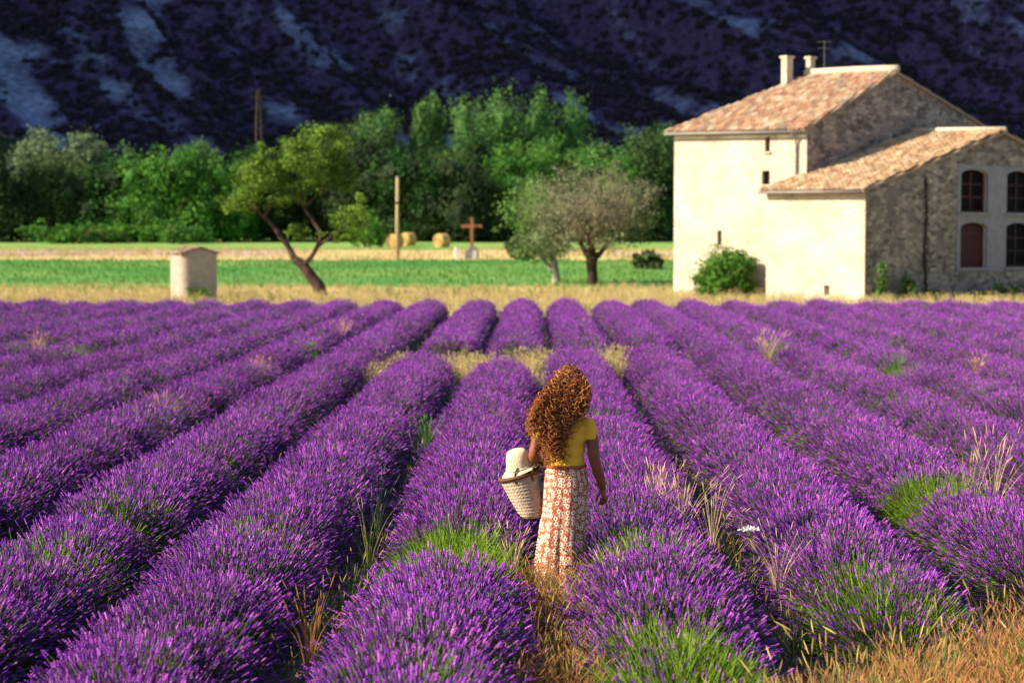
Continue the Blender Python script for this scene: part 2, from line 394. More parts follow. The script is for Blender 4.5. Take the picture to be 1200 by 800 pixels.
# ---- lavender tufts
def lavender_tuft(seed, n, fat=1.0, spread=.17, green=False):
    r = np.random.default_rng(seed); mb = MB()
    for k in range(n):
        a = r.random() * 6.28; q = math.sqrt(r.random())
        b = np.array([math.cos(a) * q * .06, math.sin(a) * q * .06, -.06])
        ln = r.uniform(.15, .31)
        d = np.array([math.cos(a) * q * spread + r.normal(0, .035), math.sin(a) * q * spread + r.normal(0, .035), ln])
        hd = r.uniform(.030, .052)
        tip = b + d; u = d / np.linalg.norm(d)
        if green:
            g = np.array([.12, .28, .022]) * r.uniform(.5, 1.35) + np.array([.12, .08, .01]) * r.random()
            mid = b + d * .55 + r.normal(0, .012, 3)
            tube(mb, [b, mid, tip], [.0036 * fat, .0032 * fat, .001], 3, np.array([g * .6, g, g * 1.1]), cap=False)
            continue
        if r.random() < .10:                                      # a stem still in leaf, or gone over
            g = np.array([.10, .20, .03]) * r.uniform(.6, 1.3) if r.random() < .7 else np.array([.22, .15, .09]) * r.uniform(.7, 1.2)
            tube(mb, [b, b + d * .6 + r.normal(0, .01, 3), tip], [.0032 * fat, .0028 * fat, .0012], 3, g, cap=False); continue
        gs = np.array([.085, .12, .045]) * r.uniform(.6, 1.3)
        tube(mb, [b, tip], [.0028 * fat, .0020 * fat], 3, gs, cap=False)
        base = np.array([.30, .048, .48]); hue = r.random()
        c = base * r.uniform(.6, 1.2)
        if hue < .25: c = np.array([.43, .10, .52]) * r.uniform(.8, 1.2)
        elif hue > .75: c = np.array([.165, .036, .40]) * r.uniform(.7, 1.2)
        if r.random() < .02: c = np.array([.44, .22, .38])
        prof = np.array([.25, .95, .6, 1.0, .55, .85, .12]); ts = np.array([0, .16, .32, .5, .66, .8, 1.0])
        p = tip + u[None] * (ts * hd)[:, None]
        cc = c[None] * (1 + .25 * r.normal(0, 1, len(ts)))[:, None].clip(.5, 1.5)
        tube(mb, p, prof * .0060 * fat, 4, cc, cap=False)
    return mb
LAV = [proto('lavender_tuft_%d' % k, lavender_tuft(100 + k, 30), MT['flower']) for k in range(8)]
LAVF = [proto('lavender_tuft_far_%d' % k, lavender_tuft(200 + k, 20, 1.6), MT['flower']) for k in range(6)]
LGRN = [proto('green_tuft_%d' % k, lavender_tuft(300 + k, 22, 1.0, .14, True), MT['grass']) for k in range(6)]
G_LAV = scatter_group('scatter_lavender', LAV); G_LAVF = scatter_group('scatter_lavender_far', LAVF); G_GRN = scatter_group('scatter_green', LGRN)

# ---- grass tufts
def grass_tuft(seed, n, h, cols, spread=.5, w=.004, heads=0.0, headcol=None):
    r = np.random.default_rng(seed); mb = MB()
    for k in range(n):
        a = r.random() * 6.28; q = r.random()
        L = h * r.uniform(.5, 1.05); out = np.array([math.cos(a), math.sin(a), 0])
        p0 = out * q * .05 * h * 2; lean = spread * (.2 + q) * r.uniform(.4, 1)
        t = np.linspace(0, 1, 5)[:, None]
        p = p0 + out * (lean * L * t ** 1.8) + np.array([0, 0, 1]) * (L * (t - .18 * lean * t ** 2)) + r.normal(0, .01 * L, (5, 3)) * t
        side = np.cross(out, [0, 0, 1]); side = side * math.cos(r.random()) + out * .4
        ww = np.array([1, .9, .75, .5, .1])[:, None] * w
        c = np.asarray(cols[r.integers(len(cols))]) * r.uniform(.7, 1.25)
        v = np.stack([p - side * ww, p + side * ww], 1).reshape(-1, 3)
        mb.add(v, np.array([[2 * i, 2 * i + 1, 2 * i + 3, 2 * i + 2] for i in range(4)]), np.repeat(c[None] * np.linspace(.7, 1.1, 5)[:, None], 2, 0))
        if r.random() < heads:
            hc = np.asarray(headcol if headcol is not None else c) * r.uniform(.8, 1.2)
            e = p[-1]; dd = p[-1] - p[-2]; dd /= np.linalg.norm(dd)
            hl = h * r.uniform(.10, .2)
            tube(mb, [e - dd * .01, e + dd * hl * .3, e + dd * hl * .7, e + dd * hl], [w * .5, w * 1.35, w * 1.1, w * .3], 4, hc, cap=False)
    return mb
STRAW = [(.60, .47, .24), (.66, .54, .31), (.52, .39, .19), (.40, .40, .15)]
ORANGE = [(.46, .20, .06), (.52, .29, .10), (.33, .12, .05), (.26, .24, .06)]
GREENS = [(.08, .23, .035), (.12, .29, .045), (.19, .31, .06)]
OLIVE = [(.22, .25, .07), (.34, .30, .10), (.12, .19, .045)]
P_STRAW = [proto('straw_tuft_%d' % k, grass_tuft(400 + k, 22, .55, STRAW, .5, .006, .5), MT['grass']) for k in range(5)]
P_ORANGE = [proto('orange_tuft_%d' % k, grass_tuft(420 + k, 34, .36, ORANGE, .8, .0017, .75, (.50, .24, .10)), MT['grass']) for k in range(6)]
P_GRASS = [proto('grass_tuft_%d' % k, grass_tuft(440 + k, 24, .40, GREENS, .6, .006), MT['grass']) for k in range(4)]
P_OLIVE = [proto('weed_tuft_%d' % k, grass_tuft(460 + k, 18, .42, OLIVE, .8, .0028, .5, (.42, .32, .10)), MT['grass']) for k in range(5)]
G_STRAW = scatter_group('scatter_straw', P_STRAW); G_ORANGE = scatter_group('scatter_orange', P_ORANGE)
G_GRASS = scatter_group('scatter_grass', P_GRASS); G_OLIVE = scatter_group('scatter_weeds', P_OLIVE)

def up_normals(n, r, s=.2):
    v = r.normal(0, s, (n, 3)); v[:, 2] = 1; return v

# ---- leaf faces
def leaves(mb, c, size, col, r, out=None, flat=.35):
    """c: centres; a bent four-cornered leaf at each"""
    n = len(c); d = r.normal(0, 1, (n, 3))
    if out is not None: d = d * .8 + out
    d /= np.linalg.norm(d, axis=1)[:, None]
    a = np.cross(d, r.normal(0, 1, (n, 3))); a /= np.linalg.norm(a, axis=1)[:, None] + 1e-9
    b = np.cross(d, a); s = (np.asarray(size) * r.uniform(.6, 1.35, n))[:, None]
    v = np.stack([c - a * s, c - b * s * .5 + d * s * flat * .5, c + a * s, c + b * s * .5 + d * s * flat * .5], 1).reshape(-1, 3)
    q = np.arange(n)[:, None] * 4
    mb.add(v, np.concatenate([q + np.array([[0, 1, 2]]), q + np.array([[0, 2, 3]])]), np.repeat(col, 4, 0))

bmi = bmesh.new(); bmesh.ops.create_icosphere(bmi, subdivisions=2, radius=1); ICO = np.array([v.co for v in bmi.verts]); ICOF = np.array([[v.index for v in f.verts] for f in bmi.faces]); bmi.free()
def crown(blobs, n, size, c1, c2, seed, shell=.55, clumps=None, core=False, div=26, soft=.17):
    """foliage through the volume of several ellipsoids, gathered in clumps"""
    r = np.random.default_rng(seed); mb = MB()
    vol = np.array([b[1][0] * b[1][1] * b[1][2] for b in blobs]) ** .67; vol /= vol.sum()
    for (cen, rad, *mix), w in zip(blobs, vol):
        cen = np.asarray(cen, float); rad = np.asarray(rad, float); m = max(30, int(n * w))
        k = max(7, int(m / div)) if clumps is None else clumps
        d = r.normal(0, 1, (k, 3)); d /= np.linalg.norm(d, axis=1)[:, None]
        cp = d * (shell + (1 - shell) * r.random((k, 1)) ** .5) * (1 + .22 * r.normal(0, 1, (k, 1)).clip(-1, 1.3))
        which = r.integers(0, k, m)
        off = r.normal(0, soft, (m, 3))
        p = cp[which] + off
        tone = (r.uniform(.65, 1.25, k))[which] * r.uniform(.75, 1.25, m)
        t = r.random(k)[which] * .7 + .3 * r.random(m)
        if mix: t = np.clip(t * .5 + mix[0], 0, 1)
        col = (np.asarray(c1) * (1 - t[:, None]) + np.asarray(c2) * t[:, None]) * tone[:, None]
        if core: mb.add(ICO * (.50 + .07 * r.normal(0, 1, (len(ICO), 1))) * rad + cen, ICOF, np.asarray(c1) * (1 + .3 * r.normal(0, 1, (len(ICO), 1))).clip(.5, 1.5))
        leaves(mb, cen + p * rad, size, col, r, out=p / (np.linalg.norm(p, axis=1)[:, None] + 1e-6) * .9)
    return mb

def tree(name, label, cat, base, limbs, blobs, n, size, c1, c2, seed, bark, group=None, twigs=None, shell=.55, core=False, div=26, soft=.17):
    """limbs: list of (points, radii) in metres from the foot; blobs: crown volumes from the foot"""
    root = empty(name, base, 0, label, cat, group)
    mb = MB()
    for pts, rad in limbs:
        pts = np.asarray(pts, float); m = max(6, 4 * len(pts))
        p = spline(pts, m); rr = np.interp(np.linspace(0, 1, m), np.linspace(0, 1, len(rad)), rad)
        p[1:-1] += np.random.default_rng(seed).normal(0, .12, (m - 2, 3)) * rr[1:-1, None] * .6
        tube(mb, p, rr, 9)
    mb.build('trunk', bark, root, smooth=True, col=False)
    if twigs:
        r = np.random.default_rng(seed + 5); tw = MB()
        for (o, cen, rad, k, rr, *_m) in twigs:
            o = np.asarray(o, float)
            for _ in range(k):
                d = r.normal(0, 1, 3); d /= np.linalg.norm(d); e = np.asarray(cen) + d * np.asarray(rad) * r.uniform(.55, 1.08)
                m1 = o + (e - o) * .5 + r.normal(0, .18, 3)
                tube(tw, spline([o + r.normal(0, .08, 3), m1, e], 6), np.linspace(rr, rr * .25, 6), 4, cap=False)
        tw.build('branches', bark if len(twigs[0]) < 6 else twigs[0][5], root, col=False)
    crown(blobs, n, size, c1, c2, seed, shell, core=core, div=div, soft=soft).build('crown', MT['leaf'], root)
    return root

# ------------------------------------------------------------------ the tree line at the foot of the hill
def far_tree(px, top, bot, w, Y, c1, c2, seed, label, group, kind='round'):
    r = np.random.default_rng(seed)
    b = at(px, 0, Y); b[2] = float(gz(Y)) - .1
    H = CAM_Z - (top - PY0) / FPX * Y - b[2]; W = w * (1.22 if kind != 'poplar' else 1.1) / FPX * Y
    cb = max(.3, CAM_Z - (bot - PY0) / FPX * Y - b[2])
    blobs = []
    if kind == 'poplar':
        k = 5
        for q in range(k):
            z = cb + (H - cb) * (q + .5) / k
            blobs.append(((r.normal(0, W * .07), r.normal(0, W * .07), z), (W * .36 * (1 - .45 * q / k), W * .36 * (1 - .45 * q / k), (H - cb) / k * .85)))
    else:
        k = r.integers(6, 9)
        for q in range(k):
            a = r.random() * 6.28; rr = math.sqrt(r.random()) * W * .32
            z = cb + (H - cb) * (.22 + .58 * r.random()); s = W * r.uniform(.20, .30)
            blobs.append(((math.cos(a) * rr, math.sin(a) * rr, z), (s, s, min((H - cb) * .30, s * 1.1))))
        for q in range(4): blobs.append(((W * (-.3 + .2 * q), r.normal(0, W * .12), cb + (H - cb) * .10), (W * .17, W * .17, (H - cb) * .15 + .3)))
        blobs.append(((0, 0, cb + (H - cb) * .78), (W * .27, W * .27, (H - cb) * .24)))
        blobs.append(((-W * .27, 0, cb + (H - cb) * .30), (W * .24, W * .24, (H - cb) * .30)))
        blobs.append(((W * .27, 0, cb + (H - cb) * .30), (W * .24, W * .24, (H - cb) * .30)))
    limbs = [([(0, 0, 0), (.1, 0, H * .3), (r.normal(0, .3), 0, H * .7)], [H * .022, H * .016, H * .005])]
    for q in range(3):
        a = r.random() * 6.28
        limbs.append(([(0, 0, H * .28), (math.cos(a) * W * .12, math.sin(a) * W * .12, H * .45), (math.cos(a) * W * .25, math.sin(a) * W * .25, H * .62)], [H * .012, H * .008, H * .003]))
    n = int(4200 * max(.6, min(3.2, W * (H - cb) / 55)))
    return tree('far_tree' if kind != 'poplar' else 'poplar_tree', label, 'tree', b, limbs, blobs, n, .25, c1, c2, seed, MT['bark_dark'], group, core=kind != 'poplar')

DG1, DG2 = (.020, .036, .014), (.036, .075, .020)  # darkest greens, with the shadow of the wood put into the colour
MG1, MG2 = (.030, .125, .018), (.12, .28, .034)
SG1, SG2 = (.12, .19, .10), (.20, .27, .15)
PG1, PG2 = (.06, .16, .045), (.16, .30, .08)
OG1, OG2 = (.05, .085, .03), (.10, .15, .045)
WALLG = 'trees standing along the foot of the dark hillside'
LINE = [  # px, top, crown bottom, width, Y, tones, kind, label
    (-18, 150, 284, 90, 236, DG1, DG2, 'round', 'dark tree at the end of the tree line farthest from the farmhouse'),
    (48, 158, 275, 62, 262, SG1, SG2, 'round', 'silvery grey green tree rising behind the dark hedge of trees'),
    (62, 185, 284, 82, 240, OG1, OG2, 'round', 'dull olive tree in front of the silvery tree'),
    (104, 156, 262, 58, 264, SG1, SG2, 'round', 'taller silvery willow beside the first silvery tree'),
    (122, 192, 284, 80, 238, DG1, MG1, 'round', 'dark green tree with bright shrubs at its foot'),
    (150, 172, 268, 44, 262, PG1, SG1, 'round', 'small grey green tree between silvery willow and bright trees'),
    (168, 190, 283, 72, 236, MG1, MG2, 'round', 'rounded mid green tree near the stone hut side of the line'),
    (212, 172, 283, 88, 234, MG1, MG2, 'round', 'broad bright green tree behind the small stone hut'),
    (236, 166, 260, 50, 266, PG1, PG2, 'round', 'pale green crown peeping over the bright tree behind the hut'),
    (262, 186, 284, 70, 236, MG1, MG2, 'round', 'bright green tree between hut and leaning tree'),
    (300, 175, 284, 74, 244, DG1, MG1, 'round', 'dark green tree below the lattice pylon'),
    (340, 185, 284, 90, 246, DG1, DG2, 'round', 'shadowy tree behind the leaning trunk'),
    (395, 150, 284, 120, 250, DG1, DG2, 'round', 'very dark broad tree behind the leaning tree crown'),
    (425, 168, 284, 90, 244, DG1, DG2, 'round', 'dark tree between leaning tree and wooden pole'),
    (445, 128, 250, 66, 292, PG1, PG2, 'round', 'pale tall tree rising over the dark wood near the pole'),
    (492, 126, 250, 40, 294, PG1, PG2, 'poplar', 'slender pale poplar rising above the wood behind the pole'),
    (512, 122, 250, 36, 297, PG1, PG2, 'poplar', 'second slender pale poplar next to the wood behind the pole'),
    (480, 175, 284, 84, 242, DG1, MG1, 'round', 'dark tree right behind the wooden pole'),
    (545, 120, 255, 66, 290, PG1, PG2, 'round', 'tall pale tree above the wayside cross'),
    (590, 112, 255, 72, 288, PG1, PG2, 'round', 'tallest pale green tree of the wood'),
    (632, 116, 255, 56, 292, PG1, PG2, 'round', 'tall feathery pale tree above the pollard trees'),
    (672, 119, 255, 54, 294, PG1, PG2, 'round', 'tall pale tree at the house end of the pale group'),
    (530, 178, 284, 96, 240, DG1, DG2, 'round', 'dark spreading tree behind the straw bales'),
    (560, 158, 282, 80, 252, DG1, MG1, 'round', 'dark green tree above the wayside cross'),
    (598, 172, 282, 82, 246, MG1, MG2, 'round', 'mid green tree with bright patches behind the cross'),
    (640, 165, 282, 74, 254, PG1, MG2, 'round', 'fresh green tree behind the pale trunked pollard'),
    (690, 165, 282, 84, 250, MG1, PG2, 'round', 'green tree behind the dark trunked pollard'),
    (722, 178, 283, 74, 240, MG1, MG2, 'round', 'mid green tree between pollard and farmhouse'),
    (768, 158, 283, 92, 246, OG1, PG1, 'round', 'olive green tree against the farmhouse corner'),
    (825, 165, 283, 90, 250, DG1, MG1, 'round', 'dark green tree mostly hidden behind the farmhouse'),
]
for k, (px, tp, bt, w, Y, c1, c2, kd, lb) in enumerate(LINE):
    far_tree(px, tp, bt, w, Y, c1, c2, 900 + k, lb, WALLG, kd)

def shrub(name, label, cat, base, rad, n, size, c1, c2, seed, group=None):
    root = empty(name, base, 0, label, cat, group); r = np.random.default_rng(seed); rad = np.asarray(rad, float)
    st = MB()
    for q in range(7):
        a = r.random() * 6.28; e = np.array([math.cos(a) * rad[0] * .6, math.sin(a) * rad[1] * .6, rad[2] * r.uniform(.8, 1.4)])
        tube(st, spline([(0, 0, -.05), e * [.4, .4, .5], e], 6), np.linspace(rad[0] * .05, rad[0] * .012, 6), 5)
    st.build('stems', MT['bark'], root, col=False)
    blobs = [((0, 0, rad[2] * .9), rad * .8)]
    for q in range(6):
        a = q * 1.05 + r.random(); blobs.append(((math.cos(a) * rad[0] * .5, math.sin(a) * rad[1] * .5, rad[2] * r.uniform(.45, 1.25)), rad * r.uniform(.4, .58)))
    crown(blobs, n, size, c1, c2, seed).build('foliage', MT['leaf'], root)
    return root
def ground_at(px, Y): p = at(px, 0, Y); p[2] = float(gz(Y)); return p
for k, (px, Y, w, h, c1, c2, lb) in enumerate([
    (62, 226, 4.2, 1.5, MG1, MG2, 'low bright green shrub under the olive tree'),
    (92, 225, 3.6, 1.7, MG1, MG2, 'bright shrub between olive tree and dark tree'),
    (130, 229, 3.4, 1.5, MG1, MG2, 'low shrub at the foot of the dark tree by the far green field'),
    (212, 224, 3.8, 2.2, MG1, MG2, 'rounded green shrub under the broad tree behind the hut'),
    (428, 200, 2.2, 2.6, MG1, MG2, 'upright green bush beside the wooden pole'),
    (448, 214, 2.4, 1.7, OG1, MG1, 'dull green bush at the base of the pole side wood'),
    (612, 146, 1.7, 1.1, OG1, OG2, 'olive weed bush beside the pale trunked pollard'),
    (762, 122, 1.1, .6, OG1, OG2, 'small olive bush on the dry ground near the farmhouse'),
    (38, 345, 9, 6.0, PG1, SG1, 'pale shrub standing on the slope above the silvery trees'),
    (8, 350, 8, 5.0, DG1, PG1, 'dark shrub on the slope next to the pale shrub'),
    (62, 350, 9, 6.5, PG1, SG2, 'large pale shrub on the lower hillside above the willow'),
]):
    b = ground_at(px, Y)
    if Y > 318: b[2] = float(hill_z(b[0], Y)) - .5
    shrub('shrub', lb, 'shrub', b, (w, w, h), 900 if Y < 300 else 700, .26 if Y < 300 else .5, c1, c2, 1300 + k, 'shrubs along the wood and meadow')

# scrub on the hillside
def scrub_proto(seed):
    r = np.random.default_rng(seed)
    blobs = [((0, 0, .5), (.8, .8, .6)), ((.4, .2, .5), (.5, .5, .5)), ((-.4, -.1, .45), (.5, .5, .45))]
    return crown(blobs, 110, .26, (.040, .034, .060), (.055, .058, .064), seed)
PS = [proto('scrub_%d' % k, scrub_proto(1500 + k), MT['leaf']) for k in range(5)]
G_SCRUB = scatter_group('scatter_scrub', PS)
n = 60000
sy = 320 + 480 * rng.random(n) ** .9; sx = (rng.random(n) - .5) * .72 * sy
keep = (rock_mask(sx, sy) + .25 * fbm(sx / 9, sy / 9, 3) + rng.normal(0, .08, n)) < .37
sx, sy = sx[keep], sy[keep]
scatter('hillside_scrub', np.stack([sx, sy, hill_z(sx, sy) - .2], -1), up_normals(len(sx), rng, .15), rng.uniform(.5, 1.5, len(sx)), G_SCRUB, 5, seed=3)

# ------------------------------------------------------------------ farmhouse
fd = np.array([-.75, .66]); fd /= np.linalg.norm(fd)     # along the lit fronts
gd = np.array([.8, .6])                                   # along the shaded gables
C1 = np.array([11.44, 76.0]); C0 = C1 + fd * 6.95; C2 = C1 + gd * 13.6; C3 = C0 + gd * 13.6
A1 = np.array([13.2, 72.0]); A0 = A1 + fd * 4.72
EZ_r, EZ_l = 7.22, 7.40

def prism_walls(foot, tops, mats_idx):
    """closed wall block; foot: plan corners, tops: list of (corner list per wall top points)"""
    pass

house = empty('farmhouse', (C1[0], C1[1], 0), 0, 'old stone farmhouse with cream lit front, tiled roofs and lower wing', 'house')
def H(p2, z): return np.array([p2[0] - C1[0], p2[1] - C1[1], z])

def boolean_cut(o, cutters):
    bm = MB()
    for c in cutters: c(bm)
    cu = bpy.data.objects.new('cut', bm.mesh('cut', [], col=False)); COL.objects.link(cu)
    md = o.modifiers.new('cut', 'BOOLEAN'); md.object = cu; md.operation = 'DIFFERENCE'; md.solver = 'EXACT'
    cu.parent = o.parent
    bpy.context.view_layer.update()
    dg = bpy.context.evaluated_depsgraph_get()
    me = bpy.data.meshes.new_from_object(o.evaluated_get(dg)); o.modifiers.clear(); o.data = me
    bpy.data.objects.remove(cu)

def slot(bm, org, d, t0, t1, z0, z1, depth=.28, arch=0.0, n_in=None, proud=.4):
    """box through the wall face that starts at ORG and runs along D (plan); arch: rise of a segmental head"""
    nrm = np.array([d[1], -d[0]])
    prof = [(t0, z0), (t1, z0), (t1, z1 - arch)]
    if arch:
        for q in np.linspace(0, math.pi, 9)[1:-1]: prof.append(((t0 + t1) / 2 + math.cos(q) * (t1 - t0) / 2, z1 - arch + math.sin(q) * arch))
    prof.append((t0, z1 - arch))
    k = len(prof)
    fr = [H(org + d * t + nrm * proud, z) for t, z in prof]; bk = [H(org + d * t - nrm * depth, z) for t, z in prof]
    bm.add(fr + bk, [tuple(range(k)), tuple(range(2 * k - 1, k - 1, -1))] + [(i, k + i, k + (i + 1) % k, (i + 1) % k) for i in range(k)])

# main block: hipped at the far end, gable towards the wing
Gp = C1 + gd * 5.4; RZ = 9.85
Rl = Gp + fd * 4.5; RLZ = 9.95
b = MB()
V = [H(C1, -.3), H(C2, -.3), H(C3, -.3), H(C0, -.3), H(C1, EZ_r), H(C2, 6.9), H(C3, 7.1), H(C0, EZ_l), H(Gp, RZ - .02), H(Rl, RLZ - .02)]
b.add(V, [(3, 0, 4, 7)], mi=0)                          # lit front
b.add(V, [(0, 1, 5, 8, 4), (1, 2, 6, 5), (2, 3, 7, 6)], mi=1)
b.add(V, [(4, 8, 9, 7), (5, 6, 9, 8), (6, 7, 9), (0, 3, 2, 1)], mi=1)
bmx = b.mesh('main_walls', [MT['plaster'], MT['stone']], col=False)
bm_ = bmesh.new(); bm_.from_mesh(bmx); bmesh.ops.remove_doubles(bm_, verts=bm_.verts, dist=.0005); bmesh.ops.triangulate(bm_, faces=[f for f in bm_.faces if len(f.verts) > 3 and f.material_index == 1])
bmesh.ops.recalc_face_normals(bm_, faces=bm_.faces); bm_.to_mesh(bmx); bm_.free()
main = link(bpy.data.objects.new('main_walls', bmx), house)
# openings of the lit front: (distance from corner C1 along the front, width, z0, z1)
slits = [(1.85, .26, 6.35, 7.0, 'shutter'), (1.85, .40, 4.95, 5.55, 'glass'), (4.35, .22, 2.35, 3.0, 'shutter')]
boolean_cut(main, [(lambda bm, s=s: slot(bm, C1, fd, s[0], s[0] + s[1], s[2], s[3], .25)) for s in slits])
bpy.data.objects[main.name]
for s in slits:
    nrm = np.array([fd[1], -fd[0]]) * -1
    w = MB()
    nr = np.array([-fd[1], fd[0]]); nr = nr if nr[1] < 0 else -nr
    def P(t, z, o): return H(C1 + fd * t + nr * o, z)
    w.add([P(s[0], s[2], -.18), P(s[0] + s[1], s[2], -.18), P(s[0] + s[1], s[3], -.18), P(s[0], s[3], -.18),
           P(s[0], s[2], -.22), P(s[0] + s[1], s[2], -.22), P(s[0] + s[1], s[3], -.22), P(s[0], s[3], -.22)],
          [(0, 1, 2, 3), (7, 6, 5, 4), (0, 4, 5, 1), (1, 5, 6, 2), (2, 6, 7, 3), (3, 7, 4, 0)])
    wn = w.build('window', MT[s[4]], house, col=False)
    f = MB(); c = P(s[0] + s[1] / 2, s[2] - .03, .02); ang = math.atan2(fd[1], fd[0])
    box(f, c, (s[1] + .12, .16, .06), ang); f.build('sill', MT['cream'], wn, col=False)

# wing: wall block with its own gable
Pk = A1 + gd * 8.4; PZ = 7.05
A2 = A1 + gd * 16.6
def hit_main(p):   # run back along the fronts' direction to the main gable wall
    M2 = np.array([fd, -gd]).T; s_ = np.linalg.solve(M2, C1 - p); return p + fd * s_[0]
B1, B2, Bk = hit_main(A1), hit_main(A2), hit_main(Pk)
b = MB(); AZ = 4.58
A0b = A0 + gd * 1.95
V = [H(A1, -.3), H(A2, -.3), H(A2 + fd * 4.5, -.3), H(A0b, -.3), H(A0, -.3),
     H(A1, AZ), H(A2, 4.6), H(A2 + fd * 4.5, 4.7), H(A0b, AZ + .55), H(A0, AZ + .05), H(Pk, PZ), H(Pk + fd * 4.45, PZ + .12)]
b.add(V, [(4, 0, 5, 9)], mi=0)
b.add(V, [(0, 1, 6, 10, 5), (1, 2, 7, 6), (2, 3, 8, 11, 7), (3, 4, 9, 8), (5, 10, 11, 8, 9), (6, 7, 11, 10), (4, 3, 2, 1, 0)], mi=1)
bmx = b.mesh('wing_walls', [MT['plaster'], MT['stone']], col=False)
bm_ = bmesh.new(); bm_.from_mesh(bmx); bmesh.ops.remove_doubles(bm_, verts=bm_.verts, dist=.0005); bmesh.ops.triangulate(bm_, faces=[f for f in bm_.faces if f.material_index == 1])
bmesh.ops.recalc_face_normals(bm_, faces=bm_.faces); bm_.to_mesh(bmx); bm_.free()
wing = link(bpy.data.objects.new('wing_walls', bmx), house)
wins = [(5.75, 7.5, 3.74, 5.55, 'window'), (8.72, 10.5, 3.74, 5.55, 'dark'), (5.75, 7.5, 1.42, 3.33, 'door'), (8.72, 10.5, 1.42, 3.33, 'dark')]
gn = np.array([gd[1], -gd[0]])
def surround_cut(bm):
    for w in wins: slot(bm, A1, gd, w[0], w[1], w[2], w[3], .30, .22)
    n0 = A1 + fd * .9
    slot(bm, A1, -fd, -1.9, -1.62, .35, .75, .3)
boolean_cut(wing, [surround_cut])
# raised limewash surround with the same openings
def Q(t, z, o): return H(A1 + gd * t + gn * o, z)
sb = MB()
x0, x1, z0, z1 = 5.56, 10.68, 1.25, 5.72
sv = [Q(x0, z0, -.10), Q(x1, z0, -.10), Q(x1, z1, -.10), Q(x0, z1, -.10), Q(x0, z0, .025), Q(x1, z0, .025), Q(x1, z1, .025), Q(x0, z1, .025)]
sb.add(sv, [(0, 3, 2, 1), (4, 5, 6, 7), (0, 1, 5, 4), (1, 2, 6, 5), (2, 3, 7, 6), (3, 0, 4, 7)])
sur = sb.build('window_surround', MT['surround'], house, col=False)
bmx = sur.data; bm_ = bmesh.new(); bm_.from_mesh(bmx); bmesh.ops.recalc_face_normals(bm_, faces=bm_.faces); bm_.to_mesh(bmx); bm_.free()
boolean_cut(sur, [lambda bm: [slot(bm, A1, gd, w[0] + .004, w[1] - .004, w[2] + .004, w[3] - .004, .5, .22) for w in wins]])
ga = math.atan2(gd[1], gd[0])
for w in wins:
    t0, t1, a0, a1, kd = w; tm = (t0 + t1) / 2; wd = t1 - t0; hh = a1 - a0
    p = MB(); box(p, Q(tm, (a0 + a1) / 2, -.27), (wd + .1, .03, hh + .1), ga)
    leaf = p.build('window' if kd != 'door' else 'shutter_door', MT['glass' if kd != 'door' else 'darkwood'], house, col=False)
    if kd == 'door':
        nb = 8
        for q in range(nb):
            bb = MB(); ww = wd / nb; hz = hh - .10 - .16 * abs((q + .5) / nb - .5) * 2
            box(bb, Q(t0 + (q + .5) * ww, a0 + hz / 2 + .02, -.225 + .006 * (q % 2)), (ww - .025, .04, hz), ga); bb.build('plank', MT['shutter'], leaf, col=False)
        for z in (.35, 1.45):
            bb = MB(); box(bb, Q(tm, a0 + z, -.188), (wd - .1, .03, .12), ga); bb.build('ledge', MT['shutter'], leaf, col=False)
    else:
        fr = MB()
        for t in (t0 + .06, tm, t1 - .06): box(fr, Q(t, a0 + hh / 2 - .05, -.23), (.10, .06, hh - .1), ga)
        for z in (a0 + .06, a0 + hh * .36, a0 + hh * .66): box(fr, Q(tm, z, -.226), (wd - .02, .05, .08), ga)
        fr.build('frame', MT['shutter' if kd == 'window' else 'darkwood'], leaf, col=False)
    sl_ = MB(); box(sl_, Q(tm, a0 - .05, .05), (wd + .24, .22, .09), ga); sl_.build('sill', MT['surround'], house, col=False)

